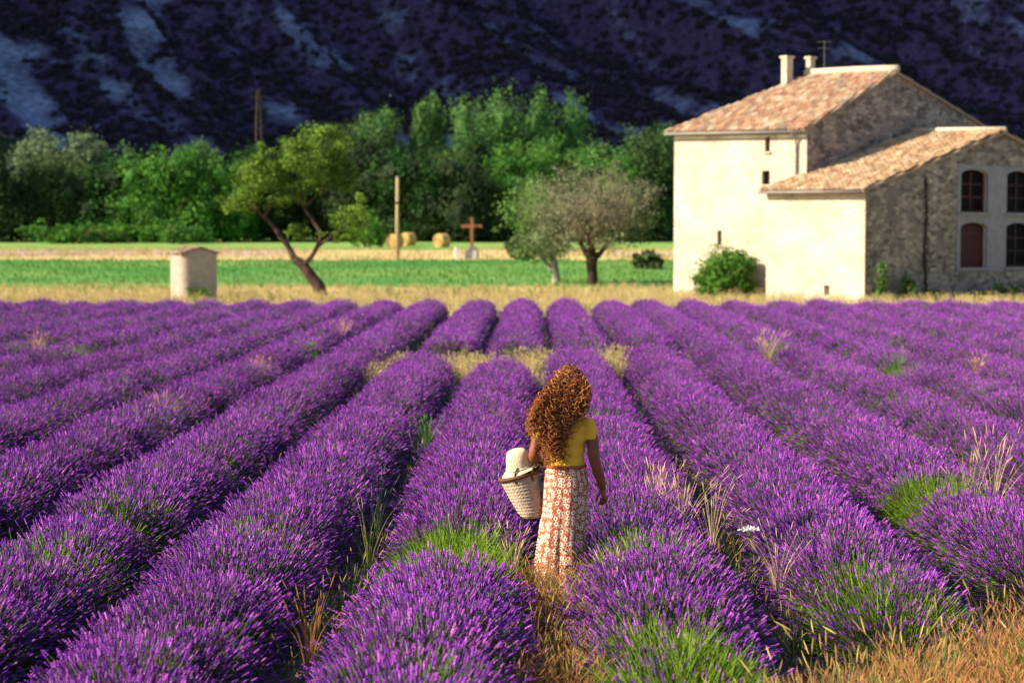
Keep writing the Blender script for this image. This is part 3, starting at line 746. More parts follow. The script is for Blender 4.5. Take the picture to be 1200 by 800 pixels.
# roofs: rows of round clay tiles laid down the slope
def tile_roof(name, corners, cols, seed, thick=.10, step=.23, tl=.40):
    """corners: eave A, eave B, ridge B, ridge A (a quad or a triangle-like quad)"""
    r = np.random.default_rng(seed); a, b_, c, d = [np.asarray(q, float) for q in corners]
    nrm = np.cross(b_ - a, d - a); nrm /= np.linalg.norm(nrm); nrm = nrm if nrm[2] > 0 else -nrm
    deck = MB(); top = [q - nrm * .02 for q in (a, b_, c, d)]; bot = [q - nrm * (thick + .02) for q in (a, b_, c, d)]
    deck.add(top + bot, [(0, 1, 2, 3), (7, 6, 5, 4), (0, 4, 5, 1), (1, 5, 6, 2), (2, 6, 7, 3), (3, 7, 4, 0)])
    root = deck.build(name, MT['eaves'], house, col=False)
    mb = MB(); W_ = np.linalg.norm(b_ - a); eu = (b_ - a) / W_
    up = d - a; up -= eu * up.dot(eu); hgt = np.linalg.norm(up); ev = up / hgt
    # lateral limits along the slope
    def lim(v):
        f = v / hgt
        l = (d - a).dot(eu) * f; rr = W_ + ((c - b_).dot(eu)) * (v / max(1e-6, (c - b_).dot(ev)))
        return l, rr
    seg = 5; an = np.linspace(0, math.pi, seg + 1)
    v = -.08
    nr = int(hgt / (tl * .78)) + 1
    for q in range(nr):
        v0 = -.06 + q * tl * .78; v1 = v0 + tl
        l, rr = lim(max(0, min(v0, hgt))); k0 = int(math.ceil(l / step)); k1 = int(rr / step)
        for k in range(k0, k1 + 1):
            u0 = k * step + .5 * step
            if u0 < l or u0 > rr: continue
            cc = np.asarray(cols[r.integers(len(cols))]) * r.uniform(.75, 1.2)
            ju = r.normal(0, .012); jv = r.normal(0, .02); lift = r.uniform(.0, .012)
            ra, rb = step * .47, step * .40
            A = [a + eu * (u0 + ju + math.cos(t) * ra) + ev * (v0 + jv) + nrm * (math.sin(t) * ra * .62 + .022 + lift) for t in an]
            v1c = min(v1, hgt + .05)
            B = [a + eu * (u0 + ju + math.cos(t) * rb) + ev * v1c + nrm * (math.sin(t) * rb * .62 - .002) for t in an]
            mb.add(A + B, [(i, i + 1, seg + 2 + i, seg + 1 + i) for i in range(seg)] + [tuple(range(seg, -1, -1))], cc)
    t = mb.build('roof_tiles', MT['tile'], root); tag(t, kind='stuff')
    return root
TC = [(.44, .30, .20), (.47, .36, .25), (.42, .24, .15), (.50, .41, .30), (.43, .27, .17), (.36, .18, .12), (.30, .24, .18)]
TW = [(.46, .31, .18), (.50, .37, .23), (.40, .26, .15), (.54, .43, .30), (.34, .21, .12)]
g2 = lambda p, q: p + q
ov = .30
tile_roof('main_roof', [H(C0 + fd * .25 - gd * ov, EZ_l + .02), H(C1 - fd * .12 - gd * ov, EZ_r + .02), H(Gp - fd * .12, RZ + .12), H(Rl, RLZ + .12)], TC, 31)
tile_roof('main_roof_back', [H(C2 - fd * .12 + gd * ov, 6.9), H(C3 + fd * .25 + gd * ov, 7.05), H(Rl + gd * .02, RLZ + .11), H(Gp - fd * .12 + gd * .02, RZ + .11)], TC, 32)
tile_roof('wing_roof', [H(A0 + fd * .12 - gd * ov, AZ + .08), H(A1 - fd * .14 - gd * ov, AZ + .03), H(Pk - fd * .14, PZ + .16), H(Pk + fd * 4.42, PZ + .28)], TW, 33)
tile_roof('wing_roof_back', [H(A2 - fd * .14 + gd * ov, 4.62), H(A2 + fd * 4.4 + gd * ov, 4.74), H(Pk + fd * 4.42 + gd * .02, PZ + .27), H(Pk - fd * .14 + gd * .02, PZ + .15)], TW, 34)
# mortared ridges and eave gutter
rd = MB(); p0, p1 = H(Gp - fd * .15, RZ + .20), H(Rl + fd * .1, RLZ + .20)
tube(rd, spline([p0, (p0 + p1) / 2 + [0, 0, .02], p1], 8), .17, 8); rd.build('ridge_cap', MT['cream'], house, smooth=True, col=False)
rd = MB(); p0, p1 = H(Pk - fd * .15, PZ + .22), H(Pk + fd * 4.3, PZ + .34)
tube(rd, [p0, (p0 + p1) / 2, p1], .13, 8); rd.build('ridge_cap', MT['cream'], house, smooth=True, col=False)
gt = MB(); tube(gt, [H(C0 + fd * .2 - gd * (ov + .07), EZ_l - .10), H(C1 - fd * .05 - gd * (ov + .07), EZ_r - .10)], .07, 8); gt.build('gutter', MT['metal'], house, smooth=True, col=False)
gt = MB(); tube(gt, [H(A0 + fd * .1 - gd * (ov + .07), AZ - .02), H(A1 - fd * .08 - gd * (ov + .07), AZ - .07)], .06, 8); gt.build('gutter', MT['metal'], house, smooth=True, col=False)
dp = MB(); tube(dp, spline([H(C1 + fd * .45 - gd * (ov + .05), EZ_r - .14), H(C1 + fd * .45 - gd * .10, EZ_r - .55), H(C1 + fd * .45 - gd * .09, 5.6), H(C1 + fd * .45 - gd * .09, 5.15)], 12), .05, 8); dp.build('downpipe', MT['metal'], house, smooth=True, col=False)
vr = np.random.default_rng(4); dp = MB(); vz = np.linspace(.05, 5.3, 24)
tube(dp, np.array([Q(3.55 + .07 * math.sin(z * 2.1) + .03 * vr.normal(), z, .05) for z in vz]), np.linspace(.05, .02, 24), 6)
cv = dp.build('creeper', MT['bark_dark'], house, smooth=True, col=False)
dp = MB(); cz = vr.uniform(.3, 5.2, 420); leaves(dp, np.array([Q(3.55 + .09 * vr.normal(), z, .07 + .05 * vr.random()) for z in cz]), .05, np.tile([.05, .035, .03], (420, 1)) * vr.uniform(.6, 1.4, (420, 1)), vr, out=np.tile([gn[0], gn[1], 0], (420, 1)))
dp.build('creeper_leaves', MT['leaf'], cv)
# chimneys and aerial
def chimney(p, w, h, m):
    c = MB(); box(c, p + np.array([0, 0, h / 2 - .5]), (w, w * .8, h + 1.0), ga); o = c.build('chimney', m, house, col=False)
    c = MB(); box(c, p + np.array([0, 0, h + .04]), (w + .12, w * .8 + .12, .10), ga); c.build('chimney_cap', MT['cream'], o, col=False)
    return o
r1 = H(C0 + fd * .2, EZ_l) * .13 + H(Rl, RLZ) * .87
chimney(r1 + np.array([-.15, -.1, 0.12]), .40, 1.05, MT['cream'])
chimney(H(Rl, RLZ) + np.array([.15, .1, .1]), .32, .75, MT['cream'])
an_ = MB(); bp = H(Rl, RLZ) + np.array([.75, -.05, .1]); tube(an_, [bp, bp + [0, 0, 1.55]], .022, 6)
for z, l in ((1.5, .55), (1.2, .45)):
    tube(an_, [bp + [-l * .6, 0, z], bp + [l * .6, .1, z]], .014, 5)
    for q in np.linspace(-1, 1, 6): tube(an_, [bp + [q * l * .55, -.18, z], bp + [q * l * .55, .22, z]], .010, 4)
an_.build('television_aerial', MT['wire'], house, col=False)
# ball finial on the far eave and shaded corner coping
fn = MB(); tube(fn, [H(C2, 6.9) + [-.3, -.2, .1], H(C2, 6.9) + [-.3, -.2, .35], H(C2, 6.9) + [-.3, -.2, .5]], [.10, .10, .04], 8); fn.build('verge_stone', MT['pale_stone'], house, col=False)

# plants by the house
p = C1 + fd * 2.75 - gd * 1.5
shrub('round_bush', 'dense round green bush against the cream farmhouse front', 'bush', (p[0], p[1], 0), (1.38, 1.2, 1.22), 8000, .085, (.055, .16, .018), (.11, .26, .035), 77)
for k, (t, o, w, h, lb) in enumerate([(.35, .6, .30, 1.0, 'narrow green shrub at the sunlit corner of the wing'), (2.0, .6, .42, .75, 'green shrub under the shaded wing wall near the downpipe'),
                                      (3.2, .7, .55, .35, 'low weeds at the foot of the downpipe'), (5.6, 1.0, .7, .32, 'low weeds under the shutter door'), (7.4, 1.2, .8, .45, 'taller weeds under the wing windows'), (9.0, 1.4, .8, .35, 'low weeds at the far end of the wing wall')]):
    q = A1 + gd * t + gn * o
    shrub('shrub', lb, 'shrub', (q[0], q[1], 0), (w, w, h), 700, .07, OG1, MG2, 1400 + k, 'shrubs at the foot of the wing')

# ------------------------------------------------------------------ stone hut in the meadow
hp = at(225, 0, 74.5); hp[2] = 0
hut = empty('stone_hut', hp, R(-53), 'small plastered stone hut with rounded corners and low tiled gable roof', 'hut')
hx, hy, rc = .72, .78, .34; pl = []                               # plan with rounded corners; the gable end looks along +x
for cx_, cy_, a0 in ((hx, -hy, -90), (hx, hy, 0), (-hx, hy, 90), (-hx, -hy, 180)):
    rr_ = .06 if cx_ > 0 and cy_ > 0 else rc if cx_ < 0 else .42
    for q in np.linspace(R(a0), R(a0 + 90), 7): pl.append((cx_ - math.copysign(rr_, cx_) + rr_ * math.cos(q), cy_ - math.copysign(rr_, cy_) + rr_ * math.sin(q)))
    if cx_ == hx and cy_ == -hy: pl.append((hx, 0.0))
    if cx_ == -hx and cy_ == hy: pl.append((-hx, 0.0))
pl = np.array(pl); k = len(pl); top = 2.02 + .20 * (1 - np.abs(pl[:, 1]) / hy)
V = np.vstack([np.c_[pl, np.full(k, -.2)], np.c_[pl, top]])
ia = [i for i in range(k) if pl[i, 1] == 0.0 and pl[i, 0] > 0][0]; ib = [i for i in range(k) if pl[i, 1] == 0.0 and pl[i, 0] < 0][0]
F = [(i, (i + 1) % k, k + (i + 1) % k, k + i) for i in range(k)]
F += [tuple(k + q for q in range(ia, ib + 1)), tuple([k + q for q in range(ib, k)] + [k + q for q in range(0, ia + 1)])]
hb = MB(); hb.add(V, F); hb.build('wall', MT['hutwall'], hut, col=False)
house_keep = house
def hut_slope(sy, seed):
    global house
    house = hut
    e = lambda x, y, z: np.array([x, y * sy, z])
    tile_roof('roof', [e(-.76, .82, 2.03), e(.74, .82, 2.03), e(.74, 0, 2.27), e(-.76, 0, 2.27)], [(.26, .16, .11), (.20, .13, .09), (.36, .27, .20)], seed, .06, .19, .34)
    house = house_keep
hut_slope(1, 51); hut_slope(-1, 52)
shrub('shrub', 'green weeds growing against the shaded side of the hut', 'shrub', hp + np.array([.55, -1.15, 0]), (.5, .35, .42), 500, .06, MG1, MG2, 61)
# green stake fence by the hut
st = empty('green_stake', ground_at(273, 84), 0, 'thin green leaning stake standing in the meadow beyond the hut', 'stake')
s1 = MB(); tube(s1, [(0, 0, -.1), (0, 0, 1.35)], .02, 6); s1.build('post', MT['green_metal'], st, col=False)
s1 = MB(); tube(s1, [(.03, 0, 1.15), (.45, 0, -.05)], .015, 6); s1.build('brace', MT['green_metal'], st, col=False)

# ------------------------------------------------------------------ leaning tree
def P2(px, py, Y, b): return at(px, py, Y) - b
LB = ground_at(377, 78)
q = lambda px, py, dy=0: P2(px, py, 78 + dy, LB)
limbs = [([q(379, 352), q(369, 330), q(357, 314), q(344, 303)], [.30, .26, .24, .19]),
         ([q(346, 305), q(334, 284, .2), q(318, 262, .3), q(303, 247, .2), q(296, 226)], [.15, .12, .10, .07, .03]),
         ([q(355, 311), q(368, 296, -.4), q(376, 276, -.5), q(366, 258, -.3), q(356, 240, 0), q(352, 205, .2)], [.12, .10, .09, .08, .06, .02]),
         ([q(371, 290, -.4), q(390, 276, -.9), q(408, 262, -1.0), q(418, 248, -1)], [.07, .05, .04, .015]),
         ([q(303, 247), q(286, 244), q(268, 246)], [.06, .04, .015]), ([q(310, 254), q(322, 236, 1), q(340, 212, 1)], [.06, .05, .02]),
         ([q(357, 242), q(375, 225, .5), q(392, 200, .6)], [.05, .04, .015])]
bl = lambda px, py, rx, rz, dy=0, mix=.3: (q(px, py, dy), (.92 * rx * 78 / FPX, rx * 78 / FPX * .95, rz * 78 / FPX), mix)
blobs = [bl(300, 212, 26, 24, 0, .6), bl(285, 234, 24, 15, -.3, .6), bl(267, 240, 14, 10, 0, .6), bl(322, 196, 22, 20, .4, .5), bl(308, 178, 15, 11, .2, .6), bl(338, 178, 20, 14, .5, .45),
         bl(362, 184, 32, 24, -.4, .6), bl(382, 166, 27, 16, .2, .6), bl(402, 205, 20, 18, .6, .2), bl(372, 205, 24, 15, .6, .35), bl(345, 228, 26, 14, .2, .3), bl(322, 240, 14, 10, -.2, .3),
         bl(348, 270, 16, 10, -.4, .5), bl(402, 262, 21, 15, -1, .5), bl(418, 246, 17, 19, -1, .6), bl(392, 276, 16, 8, -1, .4), bl(392, 190, 18, 18, .8, .2), bl(410, 278, 10, 6, -1, .4)]
tree('leaning_tree', 'leaning tree with slanting forked trunk and loose bright green crown', 'tree', LB, limbs, blobs, 17000, .075, (.034, .085, .013), (.15, .275, .035), 55, MT['bark_mid'], shell=.4, div=52, soft=.17)

# ------------------------------------------------------------------ pollard trees
GB = ground_at(694, 93)
q = lambda px, py, dy=0: P2(px, py, 93 + dy, GB)
sc = 93 / FPX
limbs = [([q(694, 339), q(694, 322), q(693, 306), q(694, 298)], [.30, .27, .30, .36]),
         ([q(693, 304), q(684, 292), q(676, 270), q(668, 245)], [.20, .14, .07, .03]), ([q(695, 304), q(706, 293), q(722, 268), q(735, 240)], [.18, .13, .07, .03]),
         ([q(694, 302), q(696, 280, .5), q(700, 245, .8), q(702, 215, 1)], [.17, .10, .06, .02]), ([q(694, 304), q(690, 285, -.6), q(686, 250, -1)], [.15, .08, .02])]
blobs = [((q(700, 245)), (62 * sc, 2.4, 38 * sc), 0), ((q(735, 232, .5)), (34 * sc, 1.6, 26 * sc), .1), ((q(672, 232)), (34 * sc, 1.6, 30 * sc), .0), ((q(705, 275)), (46 * sc, 1.8, 22 * sc), .1), ((q(660, 262)), (36 * sc, 1.6, 26 * sc), .2), ((q(742, 256)), (26 * sc, 1.4, 24 * sc), .1), ((q(676, 208)), (18 * sc, 1.0, 12 * sc), .5), ((q(756, 226)), (16 * sc, 1.0, 15 * sc), .2), ((q(722, 203)), (15 * sc, 1.0, 10 * sc), .1), ((q(640, 285)), (22 * sc, 1.0, 14 * sc), .4)]
tw = [(q(676, 272), q(676, 240), (34 * sc, 1.6, 34 * sc), 130, .018, MT['bark_pale']), (q(722, 270), q(735, 236), (36 * sc, 1.6, 34 * sc), 130, .018), (q(697, 275), q(702, 235), (36 * sc, 2, 44 * sc), 150, .018), (q(690, 285), q(690, 262), (36 * sc, 1.6, 20 * sc), 90, .016)]
tree('pollard_tree', 'dark stout trunked pollard tree with grey twiggy half bare crown', 'tree', GB, limbs, blobs, 11000, .075, (.22, .20, .14), (.16, .25, .10), 66, MT['bark_dark'], 'pollard trees in the meadow', twigs=tw, shell=.45, div=60)
GB2 = ground_at(648, 97)
q = lambda px, py, dy=0: P2(px, py, 97 + dy, GB2); sc = 97 / FPX
limbs = [([q(652, 333), q(651, 318), q(648, 304)], [.24, .20, .22]), ([q(647, 318), q(640, 308), q(630, 296)], [.13, .10, .07]),
         ([q(648, 306), q(636, 280), q(622, 250)], [.14, .08, .02]), ([q(648, 306), q(656, 280), q(664, 250)], [.13, .08, .02]), ([q(647, 306), q(646, 270), q(642, 235)], [.13, .08, .02])]
blobs = [((q(640, 240)), (44 * sc, 2.0, 32 * sc), .55), ((q(610, 255)), (24 * sc, 1.4, 22 * sc), .8), ((q(655, 262)), (34 * sc, 1.6, 28 * sc), .05), ((q(628, 222)), (24 * sc, 1.4, 14 * sc), .8), ((q(630, 282)), (28 * sc, 1.4, 20 * sc), .3), ((q(622, 297)), (22 * sc, 1.2, 14 * sc), .5), ((q(650, 292)), (22 * sc, 1.2, 14 * sc), .2)]
tw = [(q(630, 272), q(632, 245), (38 * sc, 1.7, 34 * sc), 130, .017, MT['bark_pale']), (q(656, 280), q(658, 255), (30 * sc, 1.5, 36 * sc), 130, .017), (q(645, 290), q(640, 270), (36 * sc, 1.5, 26 * sc), 90, .016)]
tree('pollard_tree', 'pale trunked pollard tree with greener left crown beside dark trunked one', 'tree', GB2, limbs, blobs, 8500, .075, (.20, .17, .11), (.13, .27, .06), 67, MT['bark_pale'], 'pollard trees in the meadow', twigs=tw, shell=.35)

# ------------------------------------------------------------------ meadow furniture
def bale(px, Y, rz, lb):
    b = ground_at(px, Y); root = empty('straw_bale', b, rz, lb, 'straw bale', 'round straw bales before the wood')
    r = np.random.default_rng(int(px)); mb = MB(); n = 28; rad = .80
    a = np.arange(n) * 2 * math.pi / n; ys = np.linspace(-.65, .65, 9)
    V = np.array([[(rad * (1 - .05 * (abs(y) / .65) ** 6) + r.normal(0, .012)) * math.cos(t), y, rad + (rad * (1 - .05 * (abs(y) / .65) ** 6) + r.normal(0, .012)) * math.sin(t) - .05] for y in ys for t in a])
    F = [(i * n + j, i * n + (j + 1) % n, (i + 1) * n + (j + 1) % n, (i + 1) * n + j) for i in range(8) for j in range(n)]
    mb.add(V, F); mb.build('rolled_straw', MT['straw'], root, smooth=True, col=False)
    for s in (-1, 1):
        e = MB(); th = np.linspace(0, 6.28 * 7, 180); rr = np.linspace(.05, rad * .92, 180)
        e.add([[0, s * .655, rad - .05]] + [[rad * .96 * math.cos(t), s * .648, rad - .05 + rad * .96 * math.sin(t)] for t in a], [(0, 1 + j, 1 + (j + 1) % n) for j in range(n)])
        tube(e, np.c_[rr * np.cos(th), np.full(180, s * .66), rad - .05 + rr * np.sin(th)], .035, 5)
        e.build('spiral_end', MT['straw'], root, col=False)
bale(463, 199, R(-35), 'round straw bale nearest the wooden pole'); bale(478.5, 212, R(-40), 'round straw bale tucked behind the one at the pole')
bale(518, 201, R(-38), 'round straw bale between the pole and the wayside cross')

cb = ground_at(553, 150); cr = empty('wayside_cross', cb, R(-8), 'rust red wooden wayside cross on a pale stone base', 'cross'); s = 150 / FPX
m_ = MB(); box(m_, (0, 0, .30), (1.0, 1.0, .8)); box(m_, (0, 0, .85), (.72, .72, .34), taper=.8); m_.build('stone_base', MT['pale_stone'], cr, col=False)
m_ = MB(); box(m_, (0, 0, 2.2), (.24, .24, 2.5)); m_.build('upright', MT['rust'], cr, col=False)
m_ = MB(); box(m_, (0, 0, 2.72), (1.75, .262, .26)); m_.build('crossbar', MT['rust'], cr, col=False)
wb = ground_at(536, 152); wr = empty('white_marker', wb, R(10), 'small white two tier marker standing beside the cross', 'marker')
m_ = MB(); box(m_, (0, 0, .22), (.46, .42, .5)); m_.build('lower_block', MT['white'], wr, col=False)
m_ = MB(); box(m_, (0, 0, .68), (.40, .36, .40)); m_.build('upper_block', MT['white'], wr, col=False)
m_ = MB(); box(m_, (0, 0, .90), (.46, .42, .05)); m_.build('lid', MT['white'], wr, col=False)
pb = ground_at(466, 148); pr = empty('wooden_pole', pb, 0, 'bare weathered wooden utility pole by the straw bales', 'pole')
m_ = MB(); tube(m_, [(0, 0, -.3), (0, 0, 3), (.02, 0, 6.75)], [.19, .17, .14], 10); m_.build('shaft', MT['timber'], pr, smooth=True, col=False)
m_ = MB(); tube(m_, [(0, 0, 6.74), (0, 0, 6.86)], [.16, .05], 10); m_.build('cap', MT['metal'], pr, col=False)
m_ = MB(); tube(m_, [(0, 0, 4.55), (0, 0, 4.75)], [.175, .175], 10); m_.build('band', MT['darkwood'], pr, col=False)
# lattice pylon
yb = ground_at(304, 308); yr = empty('lattice_pylon', yb, R(12), 'thin brown lattice pylon rising above the trees', 'pylon')
Hp = 24.5; m_ = MB(); wv = lambda z: .75 * (1 - z / Hp) + .22
zs = np.linspace(-.3, Hp, 13)
for sx in (-1, 1):
    for sy_ in (-1, 1): tube(m_, [(sx * wv(z), sy_ * wv(z), z) for z in zs], .06, 4)
m_.build('legs', MT['pylon'], yr, col=False); m_ = MB()
for k in range(12):
    a, b_ = zs[k], zs[k + 1]
    for sgn in (-1, 1):
        tube(m_, [(-wv(a), sgn * wv(a), a), (wv(b_), sgn * wv(b_), b_)], .035, 4); tube(m_, [(wv(a), sgn * wv(a), a), (-wv(b_), sgn * wv(b_), b_)], .035, 4)
        tube(m_, [(sgn * wv(a), -wv(a), a), (sgn * wv(b_), wv(b_), b_)], .035, 4)
m_.build('lattice_bracing', MT['pylon'], yr, col=False); m_ = MB()
for z in (Hp - 3.4, Hp - 1.4):
    m_ = MB(); tube(m_, [(-1.5, 0, z), (0, 0, z + .1), (1.5, 0, z)], [.04, .09, .04], 5); m_.build('crossarm', MT['pylon'], yr, col=False)

# ------------------------------------------------------------------ lavender
PITCH, ROW0 = 1.44, -.62
# places where the plants carry no flowers: X, Y, radius along the row, share of green, height
GREEN = [(-.62, 12.75, .95, 1.0, .95), (.82, 12.7, .85, .85, .95), (2.26, 11.6, .8, .72, .85), (.82, 9.6, .9, .85, .9), (3.70, 15.9, .75, 1.0, .85),
         (-3.2, 18.0, 1.1, .30, 1), (-3.5, 12.4, .7, .75, .9), (-3.2, 14.6, .7, .45, 1), (-2.1, 13.2, .8, .28, 1), (-1.95, 10.2, .6, .25, 1), (-.5, 9.2, .5, .35, 1), (-4.9, 16.3, 1.2, .35, 1),
         (6.58, 31, 1.3, .8, .8), (5.14, 36, 1.0, .6, .85), (4.4, 29, .6, .4, .9), (5.14, 24.6, .9, .5, .85), (-10.7, 37, 1.3, .6, .8), (-9.26, 35, .8, .6, .85),
         (-4.94, 23, .9, .45, .9), (-4.94, 31, 1, .6, .85), (2.26, 17.5, .6, .25, 1), (8.0, 27, 1.0, .4, .9), (3.7, 24, .9, .3, 1), (6.58, 22, .9, .35, .9), (-6.4, 40, 1, .4, .9), (3.7, 21, .5, .3, 1)]
ORD = ['', 'first', 'second', 'third', 'fourth', 'fifth', 'sixth', 'seventh', 'eighth', 'ninth', 'tenth', 'eleventh', 'twelfth', 'thirteenth', 'fourteenth', 'fifteenth']

def row_profile(Y, k, y0, y1, dx=0.0):
    """centre line, width and height factor along a row"""
    bush = Y / .62 + .35 * wob(Y / 3, 690 + k); bi = np.floor(bush); bf = bush - bi
    hsh = np.sin(bi * 12.9898 + k * 78.233) * 43758.5453; hsh = hsh - np.floor(hsh)
    lump = (.90 + .22 * np.sin(np.pi * bf) ** .7) * (.93 + .14 * hsh) + .07 * wob(Y, 600 + k, 5.0) - .16 * np.exp(-((hsh - .04) / .04) ** 2)
    end = np.sqrt(np.clip(1 - np.clip(1 - np.minimum(Y - y0, y1 - Y) / .75, 0, 1) ** 2, 0.02, 1))
    cx = ROW0 + PITCH * k + dx + .06 * wob(Y / 4, 620 + k)
    hf = np.ones_like(Y)
    for gx_, gy_, gr, gs, gh in GREEN:
        if abs(gx_ - (ROW0 + PITCH * k)) < .73: hf = hf * (1 - (1 - gh) * np.exp(-((Y - gy_) / (gr * .8)) ** 4))
    return cx, .375 * lump * end, .345 * lump * end * hf, hf

def lavender_row(k, y0, y1, label, dx=0.0, seed=0):
    xk = ROW0 + PITCH * k + dx
    ymin = max(y0, (abs(xk) - 2.2) / .325) if abs(xk) > 4 else y0       # rows start at the field's edge; what lies far outside the view is not planted
    y0 = max(y0, ymin)
    root = empty('lavender_row', (xk, y0, 0), 0, label, 'lavender row', 'parallel lavender rows')
    off = np.array([xk, y0, 0])
    # foliage mound
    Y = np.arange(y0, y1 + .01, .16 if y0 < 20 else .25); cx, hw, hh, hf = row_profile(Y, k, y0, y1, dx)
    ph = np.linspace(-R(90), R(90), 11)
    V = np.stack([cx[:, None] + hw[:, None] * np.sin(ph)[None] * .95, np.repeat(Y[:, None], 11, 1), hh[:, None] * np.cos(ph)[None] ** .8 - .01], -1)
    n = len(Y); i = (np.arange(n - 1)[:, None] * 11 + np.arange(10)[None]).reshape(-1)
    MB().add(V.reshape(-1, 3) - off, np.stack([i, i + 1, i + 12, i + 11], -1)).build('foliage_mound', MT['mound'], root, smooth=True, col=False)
    r = np.random.default_rng(2000 + k + seed)
    outs = {'near': [], 'far': [], 'green': []}
    for (ya, yb, dens, lod) in ((0, 14, 145, 'near'), (14, 21, 115, 'near'), (21, 34, 74, 'near'), (34, 75, 60, 'far')):
        a, b_ = max(ya, y0 + .03), min(yb, y1 - .03)
        if b_ <= a: continue
        m = int((b_ - a) * dens); Yp = r.uniform(a, b_, m); cx, hw, hh, hf = row_profile(Yp, k, y0, y1, dx)
        u = r.uniform(-1, 1, m); phi = R(88) * np.sign(u) * np.abs(u) ** .92
        P = np.stack([cx + hw * np.sin(phi) * .93, Yp, hh * np.cos(phi) ** .8 - .02], -1)
        N = np.stack([np.sin(phi) * 1.05, r.normal(0, .22, m), np.cos(phi) + .38], -1) + r.normal(0, .13, (m, 3))
        # at the ends the stems fan outwards along the row
        N[:, 1] += np.clip(1 - (Yp - y0) / .6, 0, 1) * -.9 + np.clip(1 - (y1 - Yp) / .6, 0, 1) * .9
        pg = .07 + .42 * smooth(R(42), R(80), np.abs(phi)) + .30 * smooth(.55, .75, fbm(Yp * 1.3 + 50, phi * 1.5 + k * 7.0 + 50, 77, 3))
        for gx_, gy_, gr, gs, gh in GREEN:
            dd = ((Yp - gy_) / gr) ** 2 + ((P[:, 0] - gx_) / .62) ** 2
            pg = np.maximum(pg, gs * np.clip(1.5 - dd, 0, 1))
        g = r.random(m) < pg
        keep_fl = ~g
        scl = r.uniform(.70, 1.16, m) * (1 if lod == 'near' else 1.05)
        outs['green'].append((P[g], N[g], scl[g] * (.95 if ya < 30 else 1.1)))
        outs[lod].append((P[keep_fl], N[keep_fl], scl[keep_fl]))
    for key, grp, npz, nm in (('near', G_LAV, 8, 'flower_spikes'), ('far', G_LAVF, 6, 'flower_spikes'), ('green', G_GRN, 6, 'green_shoots')):
        if not outs[key]: continue
        P = np.concatenate([q[0] for q in outs[key]]); N = np.concatenate([q[1] for q in outs[key]]); S = np.concatenate([q[2] for q in outs[key]])
        if len(P) == 0: continue
        # broad drifts of paler and deeper bloom
        t = .70 + .58 * fbm(P[:, 0] * 1.1 + 40, P[:, 1] * 1.3 + 10, 88, 4) + r.normal(0, .10, len(P))
        scatter(nm, P - off, N, S, grp, npz, root, tint=t, seed=k * 3 + seed)
    return root
END = 60.5
def side(k): return ('on her basket side', -k + 1) if k <= 0 else ('on her empty handed side', k)
for k in range(-13, 13):
    sd, no = side(k)
    who = '%s lavender row from the walking woman %s' % (ORD[no], sd)
    near = {-2: 6.3, -1: 6.3, 0: 6.3, 1: 9.1, 2: 10.9, 3: 12.4}.get(k, 6.5)
    if k in (-1, 0, 1, 2):
        brk = {-1: (33.0, 36.4), 0: (32.2, 36.2), 1: (35.2, 37.0), 2: (35.6, 37.8)}[k]
        lavender_row(k, near, brk[0], '%s lavender row from the woman %s, up to the dry gap' % (ORD[no], sd))
        lavender_row(k, brk[1], END + .6 * math.sin(k * 2.1), 'short lavender row beyond the dry gap, %s from her path %s' % (ORD[no], sd), dx=.22, seed=500)
    else:
        lavender_row(k, near, END + .6 * math.sin(k * 2.1), who)

# ------------------------------------------------------------------ grasses and weeds (uncountable)
def patch(name, x0, x1, y0, y1, n, grp, npz, s0, s1, seed, mask=None, zf=None, lean=.2):
    r = np.random.default_rng(seed); X = r.uniform(x0, x1, n); Y = r.uniform(y0, y1, n)
    if mask is not None:
        m = mask(X, Y, r); X, Y = X[m], Y[m]
    return scatter(name, np.stack([X, Y, gz(Y)], -1), up_normals(len(X), r, lean), r.uniform(s0, s1, len(X)), grp, npz, seed=seed)
view = lambda X, Y, r: (np.abs(X) < .32 * Y + 2)
patch('dry_meadow_grass', -33, 33, 61.4, 80, 5500, G_STRAW, 5, .5, 1.0, 11, view)
patch('short_meadow_stubble', -33, 33, 79, 92, 4200, G_STRAW, 5, .3, .62, 25, view)
patch('meadow_green_grass', -33, 33, 62, 94, 1500, G_GRASS, 4, .6, 1.1, 12, lambda X, Y, r: view(X, Y, r) & (fbm(X / 6 + 60, Y / 6, 3) > .48))
patch('dry_strip_tufts', -70, 70, 143, 190, 5500, G_STRAW, 5, .5, 1.0, 26, lambda X, Y, r: view(X, Y, r) & (fbm(X / 9 + 20, Y / 6, 33) > .44))
patch('dry_strip_weeds', -70, 70, 143, 190, 2600, G_OLIVE, 5, .8, 1.5, 27, lambda X, Y, r: view(X, Y, r) & (fbm(X / 12 + 80, Y / 5, 34) > .47))
patch('green_crop_leaves', -50, 14, 93, 145, 6000, G_GRASS, 4, .4, .9, 13, view)
# the dry gap across the middle rows
def gapmask(X, Y, r):
    d = np.abs(((X - ROW0) / PITCH) % 1 - .5)                     # thicker where the furrows run into the gap
    return (np.abs(Y - (34.9 + .45 * X)) < 1.2 + 1.3 * (d < .2) + r.normal(0, .5, len(X))) & (np.abs(X + .6) < 2.9 + r.normal(0, .2, len(X))) & (fbm(X * 1.3 + 70, Y * .9, 31) > .36)
patch('dry_gap_grass', -4.4, 3.2, 30.6, 40.4, 2300, G_STRAW, 5, .40, .85, 14, gapmask)
patch('gap_weeds', -4.2, 3.2, 31, 39, 220, G_OLIVE, 5, .6, 1.1, 15, gapmask)
